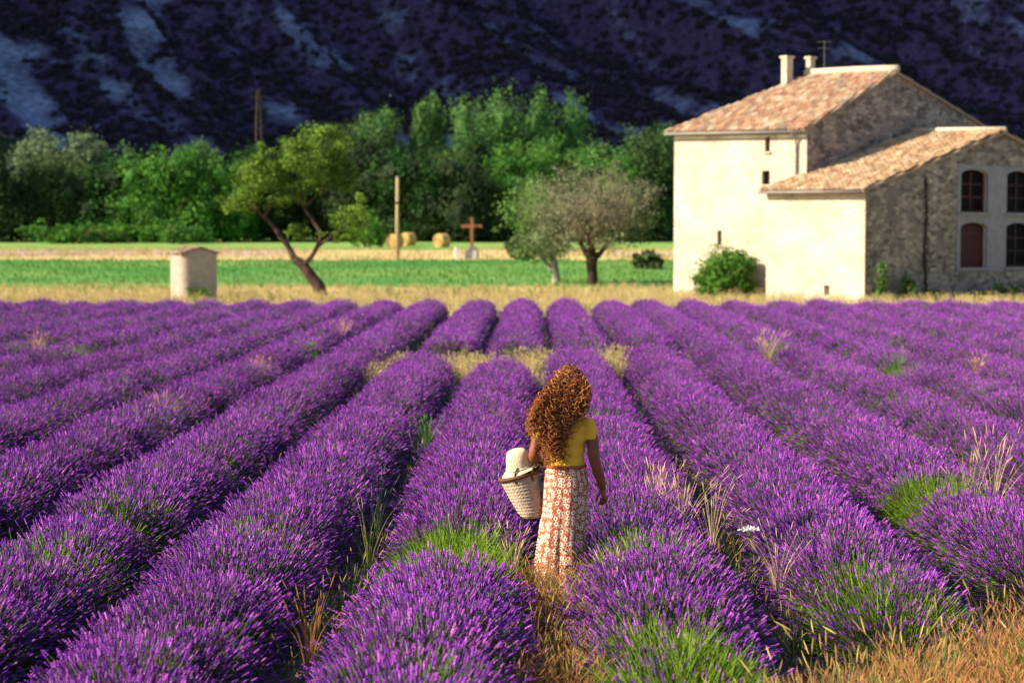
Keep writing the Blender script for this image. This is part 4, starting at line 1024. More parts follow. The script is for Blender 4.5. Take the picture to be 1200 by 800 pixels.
# furrow weeds
def furrow(X, Y, r):
    d = np.abs(((X - ROW0) / PITCH) % 1 - .5); return (d < .13) & view(X, Y, r) & (fbm(X * 2 + 30, Y * .35 + 9, 5) > .50)
patch('furrow_weeds', -18, 18, 8, 58, 5200, G_OLIVE, 5, .45, 1.0, 16, furrow)
patch('furrow_green', -18, 18, 8, 58, 2600, G_GRASS, 4, .5, .95, 17, furrow)
# dry weeds about the woman's feet and the orange verge at the field's corner
patch('weeds_at_feet', -.35, .75, 9.4, 13.4, 250, G_ORANGE, 6, .65, 1.15, 18, lambda X, Y, r: np.abs(X - .1 - .04 * np.sin(Y * 3)) < .30)
patch('weeds_at_feet_green', -.35, .6, 10, 13.2, 60, G_OLIVE, 5, .7, 1.05, 19)
patch('orange_verge', .7, 6.5, 7.6, 14.2, 3000, G_ORANGE, 6, .7, 1.25, 20, lambda X, Y, r: (Y < 8.4 + 1.1 * (X - .55) + r.normal(0, .35, len(X))) & (Y > 7.8))
patch('verge_green', .9, 6.5, 8.4, 14.2, 420, G_GRASS, 4, .6, 1.0, 21, lambda X, Y, r: (Y < 8.6 + 1.1 * (X - .55) + r.normal(0, .3, len(X))))
patch('verge_weeds', .9, 6.5, 8.2, 14.2, 260, G_OLIVE, 5, .9, 1.4, 22, lambda X, Y, r: (Y < 8.6 + 1.1 * (X - .55)))

patch('near_furrow_weeds', -1.6, -1.1, 9, 16.5, 45, G_OLIVE, 5, .5, .95, 23, lean=.35)
patch('furrow_weeds_house_side', 1.35, 1.75, 10.5, 20, 60, G_OLIVE, 5, .5, 1.0, 24, lean=.35)
# single tufts that stand out among the lavender
def tuft(name, label, X, Y, z, h, n, cols, spread, w, heads, headcol, seed, group):
    mb = grass_tuft(seed, n, h, cols, spread, w, heads, headcol)
    o = mb.build(name, MT['grass_plain'], None); o.location = (X, Y, z); tag(o, label, 'grass', group); return o
MT['grass_plain'] = mat('grass_blade_plain', attr=True, rough=.75, translucent=.25)
PALE = [(.66, .50, .28), (.72, .56, .36)]
PINK = [(.62, .34, .24), (.66, .42, .34)]
for k, (px, py, Y, h, n, cols, lb) in enumerate([
    (800, 610, 14.6, .80, 26, PALE, 'pale dry grass tuft rising from lavender beside the woman\'s empty hand'),
    (770, 600, 15.0, .75, 24, PALE, 'pale dry grass tuft between empty hand and the next grass tuft'),
    (835, 620, 14.0, .72, 16, PALE, 'pale dry grass at the furrow edge beyond the empty hand'),
    (1165, 595, 15.8, 1.0, 16, PALE, 'tall pale grass stalks above the green gap in lavender'),
    (1140, 590, 16.2, .9, 10, PALE, 'thin pale stalks beside the tall pale grass stalks'),
    (915, 690, 12.4, .62, 14, PALE, 'dry grass in the furrow beside the white flower head'),
    (600, 660, 12.7, .55, 18, PALE, 'dry grass tuft at the edge of the green clump by the skirt'),
    (720, 690, 11.9, .50, 18, PALE, 'dry stalks behind the hem on the empty handed side'),
    (430, 640, 13.2, .8, 8, OLIVE, 'tall thin olive weed in the furrow one row off the basket'),
    (440, 600, 14.6, .75, 6, GREENS, 'slender green weed further along the furrow one row off the basket'),
    (500, 520, 20.5, .55, 34, GREENS, 'leafy green weed where the furrow meets the lavender shade'),
    (360, 760, 10.2, .60, 14, ORANGE, 'reddish dry stalks low in the furrow beside lavender'),
    (300, 432, 30.5, .6, 26, PINK, 'pinkish dry tuft beside the small green gap in lavender'),
    (185, 482, 23.2, .62, 24, PINK, 'pinkish dry tuft in lavender three rows off the basket'),
    (40, 405, 36.5, .7, 30, PINK, 'pinkish dry tuft deep in the field on the hut side'),
    (400, 388, 42, .7, 30, PINK, 'pinkish dry tuft at the hut side end of the dry gap'),
    (1145, 432, 31.0, .6, 22, PINK, 'pinkish dry tuft deep in the field on the house side'),
    (900, 412, 34.5, .9, 24, PALE, 'tall pale weed standing in the lavender toward the farmhouse'),
    (1050, 430, 31.5, .8, 20, GREENS, 'green weed with pale stalk in lavender toward the farmhouse'),
    (145, 470, 23.8, .95, 8, OLIVE, 'single tall olive stalk in lavender on the hut side'),
]):
    p = at(px, py, Y)
    tuft('grass_tuft', lb, p[0], Y, max(0, min(p[2], .25)), h * .72, int(n * 2.2), cols, .7, .0009 + .00008 * Y, .7, np.asarray(cols[0]) * 1.1, 3000 + k, 'grass tufts standing out among the lavender')

# white flower head and pale stones in the furrow
wf = empty('wild_carrot', (1.62, 13.3, 0), 0, 'white wild carrot flower head in the furrow beside lavender', 'flower')
s_ = MB(); tube(s_, spline([(0, 0, 0), (.02, 0, .3), (-.02, -.02, .52)], 8), .006, 5, (.12, .2, .05)); s_.build('stem', MT['leaf'], wf)
s_ = MB(); r = np.random.default_rng(5)
c = r.normal(0, .035, (70, 3)) * [1, 1, .18] + [-.02, -.02, .53]; leaves(s_, c, .016, np.full((70, 3), .72), r, out=np.tile([0, 0, 1.0], (70, 1))); s_.build('flower_head', MT['leaf'], wf)
st_ = MB(); r = np.random.default_rng(8)
bmi = bmesh.new(); bmesh.ops.create_icosphere(bmi, subdivisions=1, radius=1); iv = np.array([v.co for v in bmi.verts]); fi = np.array([[v.index for v in f.verts] for f in bmi.faces]); bmi.free()
for _ in range(2600):
    k = r.integers(-5, 5); Y = r.uniform(7.5, 32) ; X = ROW0 + PITCH * (k + .5) + r.normal(0, .10)
    if abs(X) > .32 * Y + 1: continue
    s = r.uniform(.012, .05); g = r.uniform(.16, .42)
    st_.add(iv * (1 + r.normal(0, .15, (len(iv), 1))) * s * [1, 1.2, .7] + [X, Y, s * .3], fi, np.array([g, g * .95, g * .92]))
o = st_.build('furrow_stones', mat('limestone_pebble', attr=True, rough=.95)); tag(o, kind='stuff')

# ------------------------------------------------------------------ the woman
WX, WY = (658 - PX0) / FPX * 13.3, 13.3
MT['skin'] = mat('brown_skin', (.205, .064, .030), .55, var=.12, vscale=14, spec=.35)
MT['shirt'] = mat('yellow_cotton', (.86, .48, .05), .9, var=.10, vscale=9, bump=.5, bscale=14)
MT['hair'] = mat('auburn_curls', attr=True, rough=.55, spec=.3, translucent=.15)
MT['eye'] = mat('eye_white', (.7, .68, .65), .3); MT['iris'] = mat('dark_iris', (.03, .015, .01), .2)
MT['lip'] = mat('lip', (.32, .07, .055), .5)
MT['shoe'] = mat('blue_canvas', (.07, .10, .22), .9)
person = empty('person', (WX, WY, 0), 0, 'woman seen from behind walking, long auburn curls, yellow top and floral skirt', 'person')

def loft(mb, rings, n=28, cap=True, col=None):
    """rings: (cx, cy, z, rx, ry)"""
    a = np.arange(n) * 2 * math.pi / n; V = []
    for cx, cy, z, rx, ry in rings: V.append(np.stack([cx + rx * np.cos(a), cy + ry * np.sin(a), np.full(n, z)], -1))
    V = np.concatenate(V); m = len(rings); i = np.arange(m - 1)[:, None] * n; j = np.arange(n)[None]; j2 = (j + 1) % n
    F = [tuple(q) for q in np.stack([i + j, i + j2, i + n + j2, i + n + j], -1).reshape(-1, 4)]
    if cap: F += [tuple(range(n))[::-1], tuple((m - 1) * n + k for k in range(n))]
    mb.add(V, F, col)
def ring_interp(keys, zs):
    k = np.array(keys); k = k[np.argsort(k[:, 2])]
    return [tuple([np.interp(z, k[:, 2], k[:, 0]), np.interp(z, k[:, 2], k[:, 1]), z, np.interp(z, k[:, 2], k[:, 3]), np.interp(z, k[:, 2], k[:, 4])]) for z in zs]
def ball(mb, c, rad, n=16, m=12, fn=None):
    V = []; 
    for i in range(m + 1):
        t = math.pi * i / m
        for j in range(n):
            p = 2 * math.pi * j / n; V.append((math.sin(t) * math.cos(p), math.sin(t) * math.sin(p), math.cos(t)))
    V = np.array(V)
    if fn is not None: V = fn(V)
    F = [(i * n + j, (i + 1) * n + j, (i + 1) * n + (j + 1) % n, i * n + (j + 1) % n) for i in range(m) for j in range(n)]
    mb.add(V * np.asarray(rad) + np.asarray(c), F)
def remesh(mb, name, m, parent, voxel, iters=4):
    tmp = link(bpy.data.objects.new('tmp', mb.mesh('tmp', [], col=False)))
    md = tmp.modifiers.new('r', 'REMESH'); md.mode = 'VOXEL'; md.voxel_size = voxel
    if iters: s = tmp.modifiers.new('s', 'SMOOTH'); s.iterations = iters; s.factor = .5
    bpy.context.view_layer.update(); dg = bpy.context.evaluated_depsgraph_get()
    me = bpy.data.meshes.new_from_object(tmp.evaluated_get(dg)); bpy.data.objects.remove(tmp)
    me.name = name; me.materials.clear(); me.materials.append(m); me.polygons.foreach_set('use_smooth', np.ones(len(me.polygons), bool))
    return link(bpy.data.objects.new(name, me), parent)

BX = .035                                                        # her spine stands a little right of the skirt's hem
body = MB()
tors = [(BX, 0, .80, .15, .11), (BX, -.01, .88, .165, .122), (BX, -.005, .95, .155, .112), (BX, 0, 1.03, .122, .092), (BX, 0, 1.10, .124, .092), (BX, .005, 1.20, .145, .105), (BX, 0, 1.29, .158, .100), (BX, -.005, 1.36, .150, .085), (BX, -.005, 1.405, .09, .062), (BX, .0, 1.43, .055, .055)]
loft(body, ring_interp(tors, np.linspace(.80, 1.43, 26)))
HC = np.array([BX + .025, .03, 1.565])
tube(body, spline([(BX, -.005, 1.36), (BX + .008, .008, 1.44), (BX + .02, .02, 1.52)], 8), np.linspace(.062, .052, 8), 14)
def head_shape(V):
    V = V.copy(); x, y, z = V[:, 0].copy(), V[:, 1].copy(), V[:, 2].copy()
    face = np.clip(y, 0, 1)
    V[:, 0] = x * (1 - .30 * np.clip(-z, 0, 1) ** 1.3)           # narrow jaw
    V[:, 1] = y * (1 - .10 * np.clip(-z, 0, 1)) + .10 * np.exp(-((z + .78) / .22) ** 2) * face * np.exp(-(x / .3) ** 2)
    V[:, 1] += .26 * np.exp(-((z + .18) / .16) ** 2 - (x / .13) ** 2) * face + .12 * np.exp(-((z - .02) / .18) ** 2 - (x / .10) ** 2) * face   # nose
    V[:, 1] -= .10 * np.exp(-((z - .06) / .12) ** 2 - ((np.abs(x) - .36) / .17) ** 2) * face                                                     # eye sockets
    V[:, 1] += .07 * np.exp(-((z + .47) / .06) ** 2 - (x / .24) ** 2) * face + .06 * np.exp(-((z + .58) / .05) ** 2 - (x / .20) ** 2) * face      # lips
    return V
ball(body, HC, (.073, .092, .112), 48, 40, head_shape)
for s in (-1, 1): ball(body, HC + [s * .074, -.005, -.005], (.010, .020, .032), 10, 8)
def arm(pts, rad, sides=14): tube(body, spline(pts, 22), np.interp(np.linspace(0, 1, 22), np.linspace(0, 1, len(rad)), rad), sides)
RS, RE, RW = np.array([BX + .150, -.01, 1.335]), np.array([.245, -.04, 1.06]), np.array([.312, .04, .825])
arm([RS, RS * .5 + RE * .5 + [.012, 0, .01], RE, RE * .5 + RW * .5 + [.002, -.005, 0], RW], [.054, .050, .043, .041, .027])
LS, LE, LW = np.array([BX - .150, .0, 1.335]), np.array([-.205, -.03, 1.075]), np.array([-.175, .175, 1.035])
arm([LS, LS * .5 + LE * .5 + [-.012, 0, .01], LE, LE * .5 + LW * .5, LW], [.052, .046, .041, .037, .025])
def hand(w, fwd, side, palm_n, curl, thumb_side):
    """palm and five fingers. fwd: along the fingers; side: across the knuckles; palm_n: the way the fingers curl"""
    fwd, side, palm_n = [np.asarray(v, float) / np.linalg.norm(v) for v in (fwd, side, palm_n)]
    pc = w + fwd * .045
    tube(body, [w - fwd * .012, w + fwd * .02, w + fwd * .055, w + fwd * .085], [.024, .030, .036, .030], 12, flat=.55)
    u, ww = frames(np.array([w, w + fwd * .09]))
    tube(body, [w + fwd * .078 - side * .030, w + fwd * .082, w + fwd * .078 + side * .030], [.012, .014, .012], 8)
    for k, (o, ln) in enumerate(((-.030, .060), (-.010, .070), (.010, .076), (.030, .068))):
        p = [w + fwd * .072 + side * o]; d = fwd.copy()
        for j, fr in enumerate((.46, .32, .22)):
            a = curl * (.6 + .5 * j); d = d * math.cos(a) + palm_n * math.sin(a); d /= np.linalg.norm(d)
            p.append(p[-1] + d * ln * fr * 1.12)
        tube(body, spline(p, 9), np.linspace(.0096, .0070, 9), 8)
    t0 = w + fwd * .022 + side * thumb_side * .026
    d1 = fwd * .65 + side * thumb_side * .62 + palm_n * .25; d1 /= np.linalg.norm(d1); d2 = fwd * .9 + side * thumb_side * .1 + palm_n * .45; d2 /= np.linalg.norm(d2)
    tube(body, spline([t0, t0 + d1 * .032, t0 + d1 * .032 + d2 * .028, t0 + d1 * .032 + d2 * .052], 8), np.linspace(.013, .0085, 8), 8)
hand(RW, (.12, .10, -1), (.75, .65, .1), (-.6, .8, 0), .55, -1)
hand(LW, (.12, 1, -.16), (1, -.1, .0), (0, -.2, -1), .75, 1)
# legs and feet, mid stride under the skirt
def leg(h, kn, an, toe):
    tube(body, spline([h, h * .5 + kn * .5 + [0, .01, 0], kn, kn * .5 + an * .5 + [0, -.02, 0], an], 20), np.interp(np.linspace(0, 1, 20), [0, .3, .5, .68, 1], [.088, .072, .052, .053, .034]), 14)
    tube(body, spline([an + [0, -.045, -.045], an + [0, .02, -.04], (an + toe) / 2 + [0, 0, -.012], toe], 10), np.interp(np.linspace(0, 1, 10), [0, .3, .7, 1], [.032, .04, .036, .022]), 12, flat=.8)
leg(np.array([BX - .075, 0, .86]), np.array([-.045, .06, .48]), np.array([-.05, .05, .085]), np.array([-.06, .22, .03]))
leg(np.array([BX + .075, 0, .86]), np.array([.085, .03, .48]), np.array([.07, -.16, .13]), np.array([.075, -.03, .035]))
remesh(body, 'body', MT['skin'], person, .0058, 3)
for s in (-1, 1):
    e = MB(); ball(e, HC + [s * .027, .077, .006], (.0125, .010, .0095), 12, 8); eo = e.build('eye', MT['eye'], person, smooth=True, col=False)
    e = MB(); ball(e, HC + [s * .027, .0835, .006], (.0055, .0045, .0055), 10, 6); e.build('iris', MT['iris'], eo, smooth=True, col=False)
    e = MB(); tube(e, spline([HC + [s * .012, .089, .026], HC + [s * .028, .088, .032], HC + [s * .046, .072, .026]], 8), [.002, .003, .0035, .0035, .003, .003, .002, .001], 5); e.build('eyebrow', MT['iris'], person, col=False)
e = MB(); tube(e, spline([HC + [-.020, .083, -.056], HC + [0, .0945, -.053], HC + [.020, .083, -.056]], 9), np.interp(np.linspace(0, 1, 9), [0, .5, 1], [.002, .006, .002]), 6); e.build('lips', MT['lip'], person, smooth=True, col=False)
for nm, an_, tz in (('shoe', np.array([-.05, .05, .05]), np.array([-.06, .225, .022])), ('shoe', np.array([.07, -.16, .095]), np.array([.075, -.025, .028]))):
    e = MB(); tube(e, spline([an_ + [0, -.055, -.03], an_ + [0, 0, -.012], (an_ + tz) / 2 + [0, 0, .008], tz], 10), np.interp(np.linspace(0, 1, 10), [0, .3, .7, 1], [.036, .047, .043, .026]), 12, flat=.85); e.build(nm, MT['shoe'], person, smooth=True, col=False)

# top: short sleeves, slightly loose
sh = MB()
g_ = lambda k, d: [(a, b_, c, rx + d, ry + d) for a, b_, c, rx, ry in k]
t2 = [(BX, 0, .985, .142, .112), (BX, 0, 1.03, .136, .106), (BX, 0, 1.10, .134, .103), (BX, .005, 1.20, .155, .116), (BX, 0, 1.29, .168, .112), (BX, -.005, 1.355, .162, .098), (BX, -.005, 1.395, .115, .078), (BX, 0, 1.415, .085, .068)]
rg = ring_interp(t2, np.linspace(.985, 1.415, 34))
rg = [(a + .0025 * math.sin(z * 75), b_, z, rx + .003 * math.sin(z * 90 + 1), ry + .003 * math.sin(z * 70)) for a, b_, z, rx, ry in rg]
loft(sh, rg, 36)
for S_, E_ in ((RS, RE), (LS, LE)):
    e_ = S_ + (E_ - S_) * .50
    tube(sh, spline([S_ + (S_ - E_) * .10 * np.array([0, 1, 1]), S_, S_ * .5 + e_ * .5 + np.array([.008 * np.sign(S_[0] - BX), 0, 0]), e_], 12), np.interp(np.linspace(0, 1, 12), [0, .3, 1], [.050, .062, .058]), 16)
shirt = remesh(sh, 'top', MT['shirt'], person, .006, 2)

# skirt: gathered waist, deep folds, floral print
def skirt_material():
    m = bpy.data.materials.new('floral_cotton'); m.use_nodes = True; nt = m.node_tree; L = nt.links
    b = nt.nodes['Principled BSDF']; b.inputs['Roughness'].default_value = .9; b.inputs['Specular IOR Level'].default_value = .1
    uv = nd(nt, 'ShaderNodeUVMap', uv_map='cloth')
    v = nd(nt, 'ShaderNodeTexVoronoi', Scale=21.0, voronoi_dimensions='2D', Randomness=.62); L.new(uv.outputs[0], v.inputs['Vector'])
    # petals: distance modulated by the angle around the flower's heart
    sc = nd(nt, 'ShaderNodeVectorMath', operation='SCALE'); L.new(uv.outputs[0], sc.inputs[0]); sc.inputs['Scale'].default_value = 21.0
    sp = nd(nt, 'ShaderNodeVectorMath', operation='SCALE'); L.new(v.outputs['Position'], sp.inputs[0]); sp.inputs['Scale'].default_value = 21.0
    df = nd(nt, 'ShaderNodeVectorMath', operation='SUBTRACT'); L.new(sc.outputs[0], df.inputs[0]); L.new(sp.outputs[0], df.inputs[1])
    sx = nd(nt, 'ShaderNodeSeparateXYZ'); L.new(df.outputs[0], sx.inputs[0])
    an = nd(nt, 'ShaderNodeMath', operation='ARCTAN2'); L.new(sx.outputs[1], an.inputs[0]); L.new(sx.outputs[0], an.inputs[1])
    m6 = nd(nt, 'ShaderNodeMath', operation='MULTIPLY'); L.new(an.outputs[0], m6.inputs[0]); m6.inputs[1].default_value = 6
    sn = nd(nt, 'ShaderNodeMath', operation='SINE'); L.new(m6.outputs[0], sn.inputs[0])
    ds = nd(nt, 'ShaderNodeMath', operation='MULTIPLY_ADD'); L.new(sn.outputs[0], ds.inputs[0]); ds.inputs[1].default_value = .055; L.new(v.outputs['Distance'], ds.inputs[2])
    cr = nd(nt, 'ShaderNodeValToRGB'); L.new(ds.outputs[0], cr.inputs[0]); cr.color_ramp.interpolation = 'CONSTANT'
    e = cr.color_ramp.elements; e[0].position = 0; e[0].color = (.20, .05, .03, 1); e[1].position = .15; e[1].color = (.72, .62, .50, 1)
    x = e.new(.34); x.color = (.32, .075, .040, 1); x = e.new(.50); x.color = (.36, .09, .048, 1)
    # small leaves between the flowers
    v2 = nd(nt, 'ShaderNodeTexVoronoi', Scale=58.0, voronoi_dimensions='2D'); L.new(uv.outputs[0], v2.inputs['Vector'])
    lt = nd(nt, 'ShaderNodeMath', operation='LESS_THAN'); L.new(v2.outputs['Distance'], lt.inputs[0]); lt.inputs[1].default_value = .24
    gt_ = nd(nt, 'ShaderNodeMath', operation='GREATER_THAN'); L.new(ds.outputs[0], gt_.inputs[0]); gt_.inputs[1].default_value = .40
    ml = nd(nt, 'ShaderNodeMath', operation='MULTIPLY'); L.new(lt.outputs[0], ml.inputs[0]); L.new(gt_.outputs[0], ml.inputs[1])
    mx = nd(nt, 'ShaderNodeMix', data_type='RGBA'); L.new(ml.outputs[0], mx.inputs[0]); L.new(cr.outputs[0], mx.inputs[6]); mx.inputs[7].default_value = (.60, .44, .33, 1)
    L.new(mx.outputs[2], b.inputs['Base Color']); return m
sk = MB(); n, m = 140, 46; th = np.arange(n) * 2 * math.pi / n
zs = np.linspace(1.005, .09, m); V = np.zeros((m, n, 3)); UVs = np.zeros((m, n + 1, 2))
kz = [1.005, .95, .87, .70, .45, .25, .09]; krx = [.142, .156, .166, .163, .170, .186, .204]; kry = [.112, .128, .140, .150, .175, .205, .235]; kcx = [BX, BX, BX, BX - .010, BX - .028, BX - .035, BX - .038]
for i, z in enumerate(zs):
    d = (1.0 - z); rx = np.interp(-z, -np.array(kz), krx); ry = np.interp(-z, -np.array(kz), kry); cx = np.interp(-z, -np.array(kz), kcx); cy = .0 - .02 * d
    ph = th + .10 * d * math.sin(3)
    fold = (.085 * np.sin(9 * ph + .8 + 1.2 * np.sin(2 * ph)) + .028 * np.sin(17 * ph + 2.2 * d)) * np.clip(d * 1.5, .10, 1)
    fold += .012 * np.sin(31 * ph) * np.exp(-d * 7)
    V[i, :, 0] = cx + rx * np.cos(th) * (1 + fold); V[i, :, 1] = cy + ry * np.sin(th) * (1 + fold); V[i, :, 2] = z + .012 * np.sin(5 * th) * d
    UVs[i, :, 0] = np.linspace(0, 1.12, n + 1); UVs[i, :, 1] = z
i = np.arange(m - 1)[:, None] * n; j = np.arange(n)[None]; j2 = (j + 1) % n
Fq = np.stack([i + j, i + n + j, i + n + j2, i + j2], -1).reshape(-1, 4)
sk.add(V.reshape(-1, 3), Fq)
sko = sk.build('skirt', skirt_material(), person, smooth=True, col=False)
uvl = sko.data.uv_layers.new(name='cloth'); jj = np.tile(np.arange(n), m - 1); ii = np.repeat(np.arange(m - 1), n)
uvq = np.stack([UVs[ii, jj], UVs[ii + 1, jj], UVs[ii + 1, jj + 1], UVs[ii, jj + 1]], 1).reshape(-1)
uvl.data.foreach_set('uv', uvq.astype(np.float32))
wbm = MB(); a_ = np.linspace(0, 2 * math.pi, 41); tube(wbm, np.c_[BX + .146 * np.cos(a_), .116 * np.sin(a_), np.full(41, 1.0)], .012, 8, cap=False); wb_ = wbm.build('waistband', sko.data.materials[0], sko, smooth=True, col=False)

# hair: a mass of separate corkscrew curls falling down the back, blown to one side
r = np.random.default_rng(99)
hr = MB()
def edge(z):   # left and right limits of the mass behind her (x), by height
    l = np.interp(z, [.98, 1.06, 1.14, 1.22, 1.30, 1.38, 1.45, 1.54, 1.62, 1.70], [-.08, -.105, -.125, -.185, -.225, -.225, -.180, -.110, -.055, .0])
    rr = np.interp(z, [.98, 1.06, 1.14, 1.22, 1.30, 1.38, 1.45, 1.54, 1.62, 1.70], [-.01, .005, .025, .045, .075, .120, .160, .175, .165, .10])
    return l, rr
def curl(root, nrm, s, ze, depth, lean=0):
    l, rr = edge(ze); end = np.array([l + (rr - l) * s, depth, ze]) + r.normal(0, 1, 3) * [.026, .014, .03]
    zm = (root[2] + ze) / 2 + .03; l2, r2 = edge(zm)
    mid = np.array([l2 + (r2 - l2) * s, depth - .02, zm]) + r.normal(0, 1, 3) * [.014, .014, .02]
    p1 = root + nrm * .035 + np.array([0, 0, .005])
    ln = np.linalg.norm(root - mid) + np.linalg.norm(mid - end); m = int(ln / .0048)
    c = spline([root, p1, mid, end], max(m, 16)); m = len(c)
    R_h = r.uniform(.008, .024); tw = r.uniform(.036, .075); u, w = frames(c)
    sarc = np.concatenate([[0], np.cumsum(np.linalg.norm(np.diff(c, axis=0), axis=1))])
    a = sarc / tw * 6.283 * r.choice([-1, 1]) + r.random() * 6.28
    amp = R_h * np.clip(sarc / .05, 0, 1)
    p = c + (np.cos(a) * amp)[:, None] * u + (np.sin(a) * amp)[:, None] * w + r.normal(0, .0012, (m, 3))
    base = np.array([.29, .082, .020]) * r.uniform(.35, 1.35)
    if r.random() < .3: base = np.array([.50, .22, .06]) * r.uniform(.7, 1.2)
    if r.random() < .25: base = np.array([.10, .035, .012]) * r.uniform(.8, 1.5)
    tr = r.uniform(.0016, .0042)
    col = base[None] * np.linspace(.75, 1.25, m)[:, None]
    tube(hr, p, tr * np.interp(np.linspace(0, 1, m), [0, .1, .8, 1], [.8, 1, .9, .3]), 4, col, cap=False)
for k in range(800):
    while True:
        d = r.normal(0, 1, 3); d /= np.linalg.norm(d)
        if d[2] > -.25 and not (d[1] > .45 and d[2] < .62) : break
    root = HC + d * np.array([.078, .095, .115]) + [0, 0, .004]
    s = np.clip(.5 + .5 * d[0] + r.normal(0, .24), -.03, 1.03)
    zlo = np.interp(s, [0, .25, .5, .72, 1], [1.24, 1.13, .99, 1.10, 1.36]) + r.normal(0, .03)
    ze = zlo + (1.50 - zlo) * r.random() ** 1.25
    depth = -.115 - .05 * r.random() if d[1] < .25 else -.09 - .05 * r.random()
    if d[1] > .1 and abs(d[0]) > .5 and r.random() < .5: depth = r.uniform(-.02, .04); s = .03 if d[0] < 0 else .97; ze = max(ze, 1.30)
    if ze < 1.38: depth -= .02
    curl(root, d, s, ze, depth)
# loose ringlets that stand up off the crown
for k in range(170):
    while True:
        d = r.normal(0, 1, 3); d /= np.linalg.norm(d)
        if d[2] > .05 and d[1] < .6: break
    root = HC + d * np.array([.08, .097, .115]); e = root + d * r.uniform(.03, .05) + r.normal(0, .02, 3)
    t = np.linspace(0, 1, 26); a = t * 6.28 * 2.5 + r.random() * 6; c = root + (e - root) * t[:, None]; u, w = frames(c)
    base = np.array([.36, .13, .035]) * r.uniform(.5, 1.3)
    tube(hr, c + .011 * (np.cos(a)[:, None] * u + np.sin(a)[:, None] * w), .0034, 4, base, cap=False)
# fine flyaway strands off the outline
for k in range(260):
    z = r.uniform(1.05, 1.62); l, rr = edge(z); sd = r.random() < .6; x = l if sd else rr
    p0 = np.array([x + (.03 if sd else -.03), -.10 + .05 * r.normal(), z]); e = p0 + np.array([(-1 if sd else 1) * r.uniform(.03, .075), r.normal(0, .03), r.uniform(-.09, .02)])
    t = np.linspace(0, 1, 22); a = t * 6.28 * r.uniform(1.2, 2.5) + r.random() * 6; c = p0 + (e - p0) * t[:, None]; u, w = frames(c)
    tube(hr, c + r.uniform(.006, .013) * (np.cos(a)[:, None] * u + np.sin(a)[:, None] * w) * np.clip(t * 3, 0, 1)[:, None], r.uniform(.0011, .0026), 4, np.array([.40, .16, .05]) * r.uniform(.5, 1.3), cap=False)
hair = hr.build('hair', MT['hair'], person, smooth=True)
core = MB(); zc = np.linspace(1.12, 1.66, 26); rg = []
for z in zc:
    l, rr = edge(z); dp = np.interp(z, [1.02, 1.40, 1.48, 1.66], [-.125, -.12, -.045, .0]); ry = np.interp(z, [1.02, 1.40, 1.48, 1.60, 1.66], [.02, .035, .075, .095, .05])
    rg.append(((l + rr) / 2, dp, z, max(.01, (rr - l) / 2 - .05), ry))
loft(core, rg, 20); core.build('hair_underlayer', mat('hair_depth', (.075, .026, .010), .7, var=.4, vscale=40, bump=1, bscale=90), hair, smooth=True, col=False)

# ------------------------------------------------------------------ basket on her arm, hat in it
MT['wicker'] = mat('palm_straw', (.76, .60, .47), .85, var=.18, vscale=40, bump=.8, bscale=120, stretch=(1, 1, 3))
MT['leather'] = mat('brown_leather', (.13, .055, .03), .6, var=.2, vscale=20)
MT['hat'] = mat('cream_straw', (.78, .66, .45), .85, var=.10, vscale=60, bump=.6, bscale=150)
bk = empty('straw_basket', (WX - .205, WY + .10, .60), 0, 'woven straw basket with brown leather rim hanging on her forearm', 'basket'); bk.rotation_euler = (0, R(-8), 0)
w_ = MB(); N = 56
tilt = lambda p: p
H_b = .335; rows_ = 26
V = []
for q in range(rows_ + 1):
    f = q / rows_; z = f * H_b; rx = np.interp(f, [0, .12, .5, 1], [.075, .098, .125, .150]); ry = np.interp(f, [0, .12, .5, 1], [.085, .105, .128, .150])
    sh_ = -.065 * f                                              # leans away from her hip
    a = np.arange(N) * 2 * math.pi / N
    wv_ = .0035 * np.where((np.arange(N) + q) % 2 == 0, 1, -1) * np.ones(N)
    V.append(np.stack([sh_ + (rx + wv_) * np.cos(a), (ry + wv_) * np.sin(a), np.full(N, z) + .018 * f * np.cos(a)], -1))
V = np.concatenate(V); i = np.arange(rows_)[:, None] * N; j = np.arange(N)[None]; j2 = (j + 1) % N
w_.add(V, [tuple(x) for x in np.stack([i + j, i + j2, i + N + j2, i + N + j], -1).reshape(-1, 4)] + [tuple(range(N))[::-1]])
w_.build('woven_body', MT['wicker'], bk, smooth=True, col=False)
for q in range(1, 13):                                           # plaited bands stitched one above the other
    f = q / 13; rx = np.interp(f, [0, .12, .5, 1], [.075, .098, .125, .150]) + .002; ry = np.interp(f, [0, .12, .5, 1], [.085, .105, .128, .150]) + .002
    b_ = MB(); a = np.linspace(0, 2 * math.pi, 49); tube(b_, np.c_[-.065 * f + rx * np.cos(a), ry * np.sin(a), f * H_b + .018 * f * np.cos(a)], .0036, 6, cap=False); b_.build('plait', MT['wicker'], bk, smooth=True, col=False)
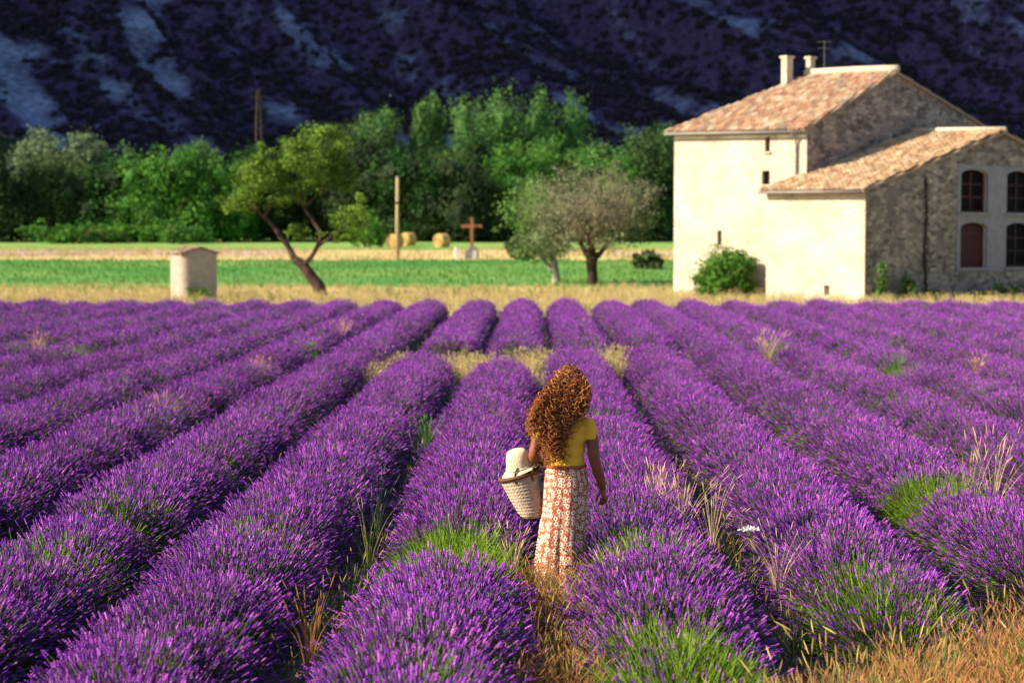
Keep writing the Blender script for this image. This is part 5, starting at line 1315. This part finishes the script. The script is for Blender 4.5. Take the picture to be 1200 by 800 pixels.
a = np.linspace(0, 2 * math.pi, 49); b_ = MB(); tube(b_, np.c_[-.065 + .151 * np.cos(a), .151 * np.sin(a), H_b - .006 + .018 * np.cos(a)], .0125, 8, cap=False, flat=1.4); b_.build('rim_band', MT['leather'], bk, smooth=True, col=False)
for yy in (-.145, .145):
    b_ = MB(); x0_ = -.065
    top = np.array([.105, .02 + yy * .15, 1.055 - .60 + .012])
    tube(b_, spline([(x0_ - .03, yy, H_b - .05), (x0_ - .01, yy * .9, H_b + .05), top + [-.03, 0, 0], top + [.02, 0, -.005], (x0_ + .11, yy * .85, H_b + .04), (x0_ + .10, yy * .8, H_b - .05)], 26), .0075, 7)
    b_.build('handle', MT['leather'], bk, smooth=True, col=False)
hat = empty('straw_hat', (WX - .305, WY + .085, .955), 0, 'cream straw sun hat tucked upright into the basket', 'hat')
hat.rotation_euler = (R(8), R(-12), 0)
c_ = MB(); rings = []
for f in np.linspace(0, 1, 16):
    t = f * math.pi / 2; rings.append((0, 0, .165 * math.sin(t) ** .8, .098 * max(.02, math.cos(t)) ** .45, .105 * max(.02, math.cos(t)) ** .45))
loft(c_, rings, 32); c_.build('crown', MT['hat'], hat, smooth=True, col=False)
c_ = MB(); nb = 48; a = np.arange(nb) * 2 * math.pi / nb; V = []
for f in np.linspace(0, 1, 8):
    rr_ = .095 + .055 * f; V.append(np.stack([rr_ * np.cos(a) * (1 + .03 * np.sin(3 * a) * f), rr_ * np.sin(a) * .95, .012 + .028 * f * np.cos(a + .5) - .03 * f * f + .008], -1))
V = np.concatenate(V); i = np.arange(7)[:, None] * nb; j = np.arange(nb)[None]; j2 = (j + 1) % nb
c_.add(V, np.stack([i + j, i + j2, i + nb + j2, i + nb + j], -1).reshape(-1, 4)); c_.build('brim', MT['hat'], hat, smooth=True, col=False)
c_ = MB(); a = np.linspace(0, 2 * math.pi, 41); tube(c_, np.c_[.099 * np.cos(a), .106 * np.sin(a), np.full(41, .03)], .008, 6, cap=False); c_.build('hat_band', MT['hat'], hat, smooth=True, col=False)
